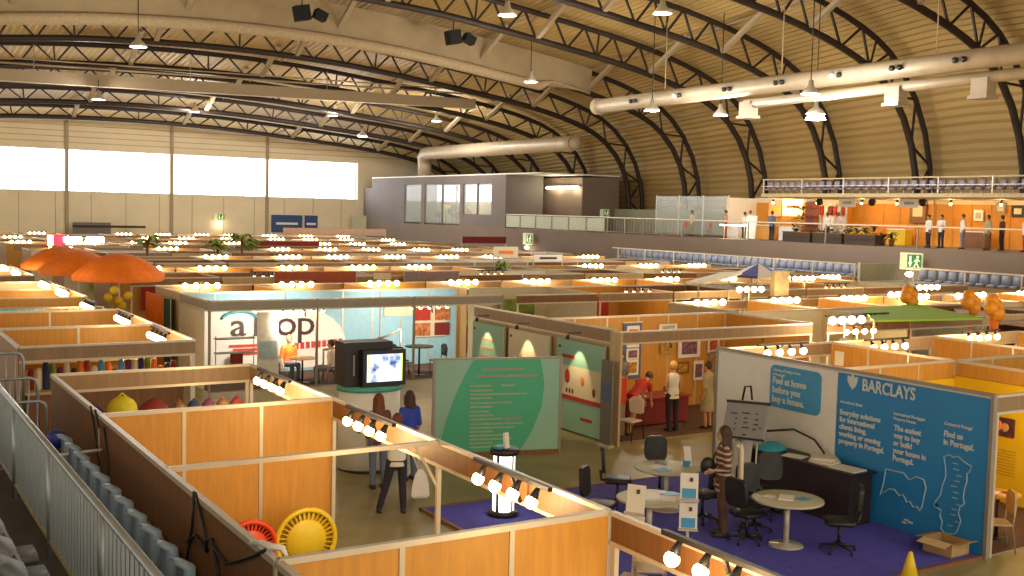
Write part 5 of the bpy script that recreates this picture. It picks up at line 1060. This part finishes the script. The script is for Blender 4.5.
def person(loc, rz, h, label, top, bottom, hair, shoes=black, fem=False, pose='stand', near=False, hairlen=.0, sleeve=.5, skirt=False, group=None, base=0.0, arms=None, lean=0.0, legs=None, sleeveless=False, topz=0.0):
    t = thing('person', label, 'person', (*loc, base), rz, group); k = h / 1.75
    sw, hw = (.165, .10) if fem else (.19, .095)
    V = lambda x, y, z: Vector((x, y, z)) * k
    seat = pose == 'sit'
    pz = .50 if seat else .95
    P = V(0, 0, pz)
    c, s = math.cos(lean), math.sin(lean)
    def up(x, y, z): return Vector((x * k, P.y + (y * c + z * s) * k, P.z + (z * c - y * s) * k))       # z measured from the pelvis
    waist, chest, neck, hd = up(0, 0, .14), up(0, .0, .34), up(0, -.01, .52), up(0, .02, .68)
    vox = .013 if near else .028
    n_ = 14
    def ring(p, a, b_, q=0):
        return [p + Vector((a * k * math.cos(2 * PI * j / n_), b_ * k * math.sin(2 * PI * j / n_) * c, -b_ * k * math.sin(2 * PI * j / n_) * s)) for j in range(n_)]
    def torso(g, z0=-.06):
        return [ring(up(0, 0, z0), .155 + g + (.01 if fem else 0), .115 + g), ring(up(0, 0, .05), .15 + g, .11 + g), ring(up(0, 0, .17), (.125 if fem else .14) + g, .095 + g), ring(up(0, .01, .32), .155 + g, .115 + g), ring(up(0, 0, .43), sw * .96 + g, .095 + g), ring(up(0, -.005, .49), sw * .6 + g, .07 + g), ring(up(0, -.01, .52), .065 + g, .06 + g)]
    SH = [up(sx * sw, 0, .44) for sx in (-1, 1)]
    if arms is None:
        arms = [((-.05 - sw, -.03, .16), (-.03 - sw, .06, -.08)), ((.05 + sw, -.03, .16), (.03 + sw, .06, -.08))]
    EL = [up(*a[0]) for a in arms]; WR = [up(*a[1]) for a in arms]
    HP = [Vector((sx * hw * k, 0, P.z - .04 * k)) for sx in (-1, 1)]
    if legs is None: legs = [((-.1, .44, .47), (-.1, .42, .08)), ((.1, .44, .47), (.1, .42, .08))] if seat else [((-.10, .02, .50), (-.10, -.02, .08)), ((.10, .0, .50), (.11, -.03, .08))]
    KN = [V(*l[0]) for l in legs]; AN = [V(*l[1]) for l in legs]
    b = MB(); b.loft(torso(0)); b.capsule(neck - Vector((0, 0, .03)), hd - Vector((0, 0, .04)) * k, .055 * k, .052 * k)
    b.ball(hd, .098 * k, 14, 10, (.82, 1, 1.18)); b.ball(hd + up(0, .045, -.06) - P, .062 * k, 10, 8, (.85, .9, .8))
    b.capsule(hd + up(0, .095, .01) - P, hd + up(0, .118, -.025) - P, .010 * k, .015 * k, 6)
    for sx in (-1, 1): b.ball(hd + up(sx * .082, -.005, -.01) - P, .024 * k, 8, 6, (.5, 1, 1.3))
    for i in (0, 1):
        b.capsule(SH[i], EL[i], .052 * k, .04 * k); b.capsule(EL[i], WR[i], .04 * k, .026 * k)
        d = (WR[i] - EL[i]).normalized(); sd = d.cross(Vector((0, 1, .2))).normalized()
        if sd.length < .1: sd = Vector((1, 0, 0))
        fw_ = sd.cross(d).normalized(); W = WR[i]
        b.obox(W + d * .045 * k, d, fw_, .045 * k, .038 * k, .015 * k)
        if near:
            for f in range(4):
                o0 = W + d * .085 * k + fw_ * (-.030 + f * .02) * k; L = (.062, .074, .078, .060)[3 - f] * k
                b.tube([o0, o0 + d * L * .5 - sd * .006 * k, o0 + d * L - sd * .022 * k], [.0105 * k, .0095 * k, .007 * k], 6)
            th = W + d * .02 * k + fw_ * .035 * k; b.tube([th, th + (d * .6 + fw_ * .7) * .04 * k, th + (d * .9 + fw_ * .5) * .065 * k], [.013 * k, .012 * k, .009 * k], 6)
        else: b.capsule(W + d * .06 * k, W + d * .14 * k, .028 * k, .018 * k, 6)
        b.capsule(HP[i], KN[i], .082 * k, .055 * k); b.capsule(KN[i], AN[i], .055 * k, .036 * k)
        b.capsule(AN[i] + Vector((0, -.02, -.03)) * k, AN[i] + Vector((0, .13, -.045)) * k, .036 * k, .028 * k)
    o = b.build('body', skin, t); remesh(o, vox, 1)
    # clothes
    q = MB(); q.loft(torso(.018, -.12 - topz))
    if not sleeveless:
        for i in (0, 1):
            e = SH[i].lerp(EL[i], min(1, sleeve * 2)); q.capsule(SH[i], e, .068 * k, .056 * k)
            if sleeve > .5: q.capsule(e, EL[i].lerp(WR[i], min(.9, (sleeve - .5) * 2)), .056 * k, .042 * k)
    o = q.build('top', top, t); remesh(o, max(vox, .018), 1)
    q = MB()
    if skirt:
        q.loft([ring(up(0, 0, .08), .15, .115), ring(P + Vector((0, 0, -.1)) * k, .185, .15), ring(P + Vector((0, .02, -.5)) * k, .21, .17)])
    else:
        q.loft([ring(up(0, 0, .06), .155, .118), ring(P - Vector((0, 0, .02)), .172, .132), ring(P + Vector((0, 0, -.12)) * k, .165, .12)] if not seat else [ring(up(0, 0, .06), .155, .118), ring(P, .175, .14), ring(P - Vector((0, 0, .09)) * k, .16, .12)])
        for i in (0, 1): q.capsule(HP[i], KN[i], .096 * k, .072 * k); q.capsule(KN[i], AN[i] + Vector((0, 0, .0)), .072 * k, .058 * k)
    o = q.build('skirt' if skirt else 'trousers', bottom, t); remesh(o, max(vox, .018), 1)
    for i in (0, 1):
        a = AN[i]; MB().loft([[a + Vector((u * .045, v, z)) * k for u, v in ((-.9, -.07), (0, -.085), (.9, -.07), (1, .06), (.75, .17), (0, .20), (-.75, .17), (-1, .06))] for z in (-.08, -.055)] + [[a + Vector((u * .040, v, z)) * k for u, v in ((-.9, -.06), (0, -.075), (.9, -.06), (.9, .04), (.6, .13), (0, .15), (-.6, .13), (-.9, .04))] for z in (-.02, .0)]).build('shoe', shoes, t)
    q = MB(); HB = lambda x, y, z: hd + (up(x, y, z) - P)
    q.ball(HB(0, -.018, .025), .108 * k, 14, 10, (.9, 1.0, 1.12))
    if hairlen > 0:
        q.loft([[HB(x, y, z) for x, y in ((-.09 * g, -.09), (-.05 * g, -.125), (.05 * g, -.125), (.09 * g, -.09), (.085 * g, -.01), (-.085 * g, -.01))] for z, g in ((.04, .9), (-.1, 1.1), (-.1 - hairlen * .6, 1.25), (-.1 - hairlen, .6))])
        for sx in (-1, 1): q.capsule(HB(sx * .075, .02, .03), HB(sx * .085, .01, -.1 - hairlen * .3), .03 * k, .028 * k, 8)
    # cut the face free: shift the cap back
    o = q.build('hair', hair, t); remesh(o, max(vox, .016), 1)
    if near:
        for sx in (-1, 1): MB().ball(HB(sx * .033, .094, .012), .011 * k, 8, 6).build('eye', black, t)
        MB().ball(HB(0, .098, -.062), .018 * k, 8, 6, (1.3, .4, .35)).build('mouth', mat('lips', (.35, .09, .07), .5), t)
    return t, up, WR
person((8.35, 18.05), -.15, 1.72, 'person with long red brown hair, brown top and jeans facing the television', browntop, denim, hairr, fem=True, near=True, hairlen=.32, sleeve=.8)
person((9.12, 18.35), .1, 1.68, 'person with dark bobbed hair and royal blue top facing the television', bluec, denim, hairb, fem=True, near=True, hairlen=.12, sleeve=.5)
p3, up3, w3 = person((7.95, 16.45), -.35, 1.66, 'person in white shirt and dark trousers standing with arms folded and a white bag', whitec, darkt, hairr, near=True, sleeve=.8, arms=[((-.24, .02, .20), (-.02, .17, .22)), ((.24, .02, .18), (.05, .2, .16))],
       legs=[((-.17, .03, .50), (-.29, .02, .08)), ((.11, .0, .50), (.13, -.03, .08))])
t = thing('carrier_bag', 'white plastic carrier bag beside the white shirted person with folded arms', 'bag', (8.32, 16.3, .0), -.3)
q = MB(); q.loft([[Vector((u * s_, v * s_ * .6, z)) for u, v in ((-.14, -.1), (.14, -.1), (.16, .1), (-.12, .12))] for z, s_ in ((.24, .8), (.28, 1.1), (.45, 1.0), (.62, .7), (.72, .25))], smooth=False); q.build('body', whitec, t); MB().tube([(-.03, 0, .7), (-.1, 0, .9), (-.16, .06, 1.0)], .012, 5).build('handle', whitec, t)
# striped woman
ps, ups, ws = person((11.92, 12.82), 1.02, 1.74, 'person in brown striped long top with long dark hair standing between the round tables', stripe, browntr, hairb, fem=True, near=True, hairlen=.30, sleeve=.9, base=.04, topz=.14, arms=[((-.22, -.02, .18), (-.17, .2, .12)), ((.20, -.05, .16), (.17, .05, -.06))])
t = thing('shoulder_bag', 'black shoulder bag hanging in front of the striped person', 'bag', (11.72, 12.98, 1.14), 1.0); q = MB(); q.ball((0, 0, 0), .12, 12, 9, (.6, 1, 1.2)); q.build('body', black, t); MB().tube([(0, -.08, .1), (.05, -.15, .25), (.05, -.2, .36)], .014, 6).build('strap', black, t)
t = thing('jacket', 'cream jacket hanging over the back of the striped person', 'jacket', (12.12, 12.66, .04), 1.0); q = MB(); q.loft([[Vector((u * s_, v * .5 * s_, z)) for u, v in ((-.1, -.06), (.08, -.08), (.1, .06), (-.08, .08))] for z, s_ in ((.38, .35), (.6, .7), (1.0, 1.0), (1.35, .9), (1.48, .4))], smooth=True); q.build('cloth', cream, t)
MB().tube([(0, 0, 1.4), (0, .08, 1.46)], .03, 6).build('collar', cream, t)
# photo booth visitors
person((15.75, 20.05), -1.35, 1.68, 'person in red top and khaki trousers bending over the red table', red, khaki, hairb, near=True, lean=.95, sleeve=.3, arms=[((-.12, .30, .36), (-.10, .5, .30)), ((.14, .30, .36), (.12, .5, .30))], legs=[((-.1, .10, .50), (-.12, -.02, .08)), ((.1, -.1, .52), (.12, -.3, .08))])
person((16.55, 21.75), 2.9, 1.76, 'person in grey shirt behind the red table in the photo booth', greyc, darkt, hairb, near=False, lean=.25)
person((16.75, 19.85), -.1, 1.66, 'blond person in sleeveless white top and black trousers at the red table', whitec, mat('black trousers', (.025, .012, .02), .8), hairy, fem=True, near=True, sleeveless=True, arms=[((-.23, .0, .2), (-.12, .2, .1)), ((.23, 0, .2), (.2, .15, .05))])
person((17.75, 19.75), .35, 1.62, 'person in olive dress with a white bag beside the white display wall', olive, olive, hairb, fem=True, near=True, skirt=True, sleeve=.5)
t = thing('paper_bag', 'white bag carried by the person in the olive dress', 'bag', (18.03, 19.62, 1.0), .3); MB().obox((0, 0, .12), (1, 0, 0), (0, 1, 0), .09, .05, .2).build('body', whitec, t); MB().tube([(-.05, 0, .3), (0, 0, .4), (.05, 0, .3)], .008, 5).build('handle', whitec, t)
# pale booth visitors
def stool(loc, lb):
    t = thing('stool', lb, 'stool', loc); MB().lathe((0, 0, 0), [(.17, .38), (.18, .40), (.17, .42)], 16).build('seat', black, t)
    for a in range(4): MB().tube([(.12 * math.cos(a * PI / 2), .12 * math.sin(a * PI / 2), .38), (.17 * math.cos(a * PI / 2), .17 * math.sin(a * PI / 2), 0)], .012, 5).build('leg', alud, t)
stool((11.3, 30.75, 0), 'black stool under the orange shirted person'); stool((12.1, 29.45, 0), 'black stool under the white shirted seated person'); stool((10.55, 30.9, 0), 'black stool under the grey shirted seated person')
person((11.3, 30.75), PI + .1, 1.75, 'bald person in orange shirt seated behind the small round table', mat('vivid orange cotton', (.85, .18, .02), .8), denim, mat('thin blond hair', (.5, .3, .18), .6), pose='sit', near=False)
person((12.1, 29.45), 1.0, 1.72, 'person in white shirt seated with back turned at the small round table', whitec, denim, hairb, pose='sit')
person((10.55, 30.9), -2.2, 1.72, 'person in pale grey shirt seated left of the orange shirted one', greyc, darkt, hairb, pose='sit')
# mezzanine visitors
mz = [(49.2, 51.9, 'white shirt and dark trousers left of the glowing poster', whitec, darkt, -1.2), (48.7, 50.9, 'cream top by the black counter upstairs', cream, browntr, -1.5), (48.7, 49.0, 'blue grey shirt in front of the glowing poster', bluegrey, darkt, -1.4),
      (48.8, 44.7, 'white shirt and black trousers below the red clothes', whitec, darkt, -1.7), (49.6, 44.6, 'pinkish white top beside the black trousered visitor', mat('rose white', (.6, .48, .42), .8), whitec, -1.0), (48.6, 37.6, 'white shirt, left one of the close pair', whitec, darkt, 1.3),
      (48.7, 36.9, 'white shirt, right one of the close pair', whitec, darkt, 1.6), (48.8, 35.7, 'white printed shirt between small notices', whitec, denim, .9), (48.7, 34.2, 'olive shirt by the small dark picture', olive, browntr, 1.2), (49.4, 33.9, 'brown top behind the olive shirted one', browntop, darkt, .2),
      (48.6, 32.1, 'white shirt and red shorts at the right edge', whitec, red, 1.1), (48.6, 53.0, 'pink top with red trousers at the left edge of the shops', pinkc, red, .6), (49.5, 57.3, 'pale top by a red chair at the glass screen', cream, khaki, 1.5)]
for i, (x, y, lb, tp, bt, rz) in enumerate(mz):
    person((x, y), rz, R.uniform(1.66, 1.8), 'person upstairs in ' + lb, tp, bt, [hairb, hairr, hairb][i % 3], near=False, sleeve=.5, base=3.75, arms=None if i % 3 else [((-.23, .0, .2), (-.08, .2, .2)), ((.23, 0, .2), (.2, .15, .05))])
for x, y, lb in ((48.4, 54.5, 'red plastic chair on the balcony left of the pink topped visitor'), (49.5, 58.2, 'red chair on the balcony by the glass screen')):
    c_ = cafe_chair((x, y, 3.75), 1.2, lb, mat('red plastic', (.75, .06, .01), .4))
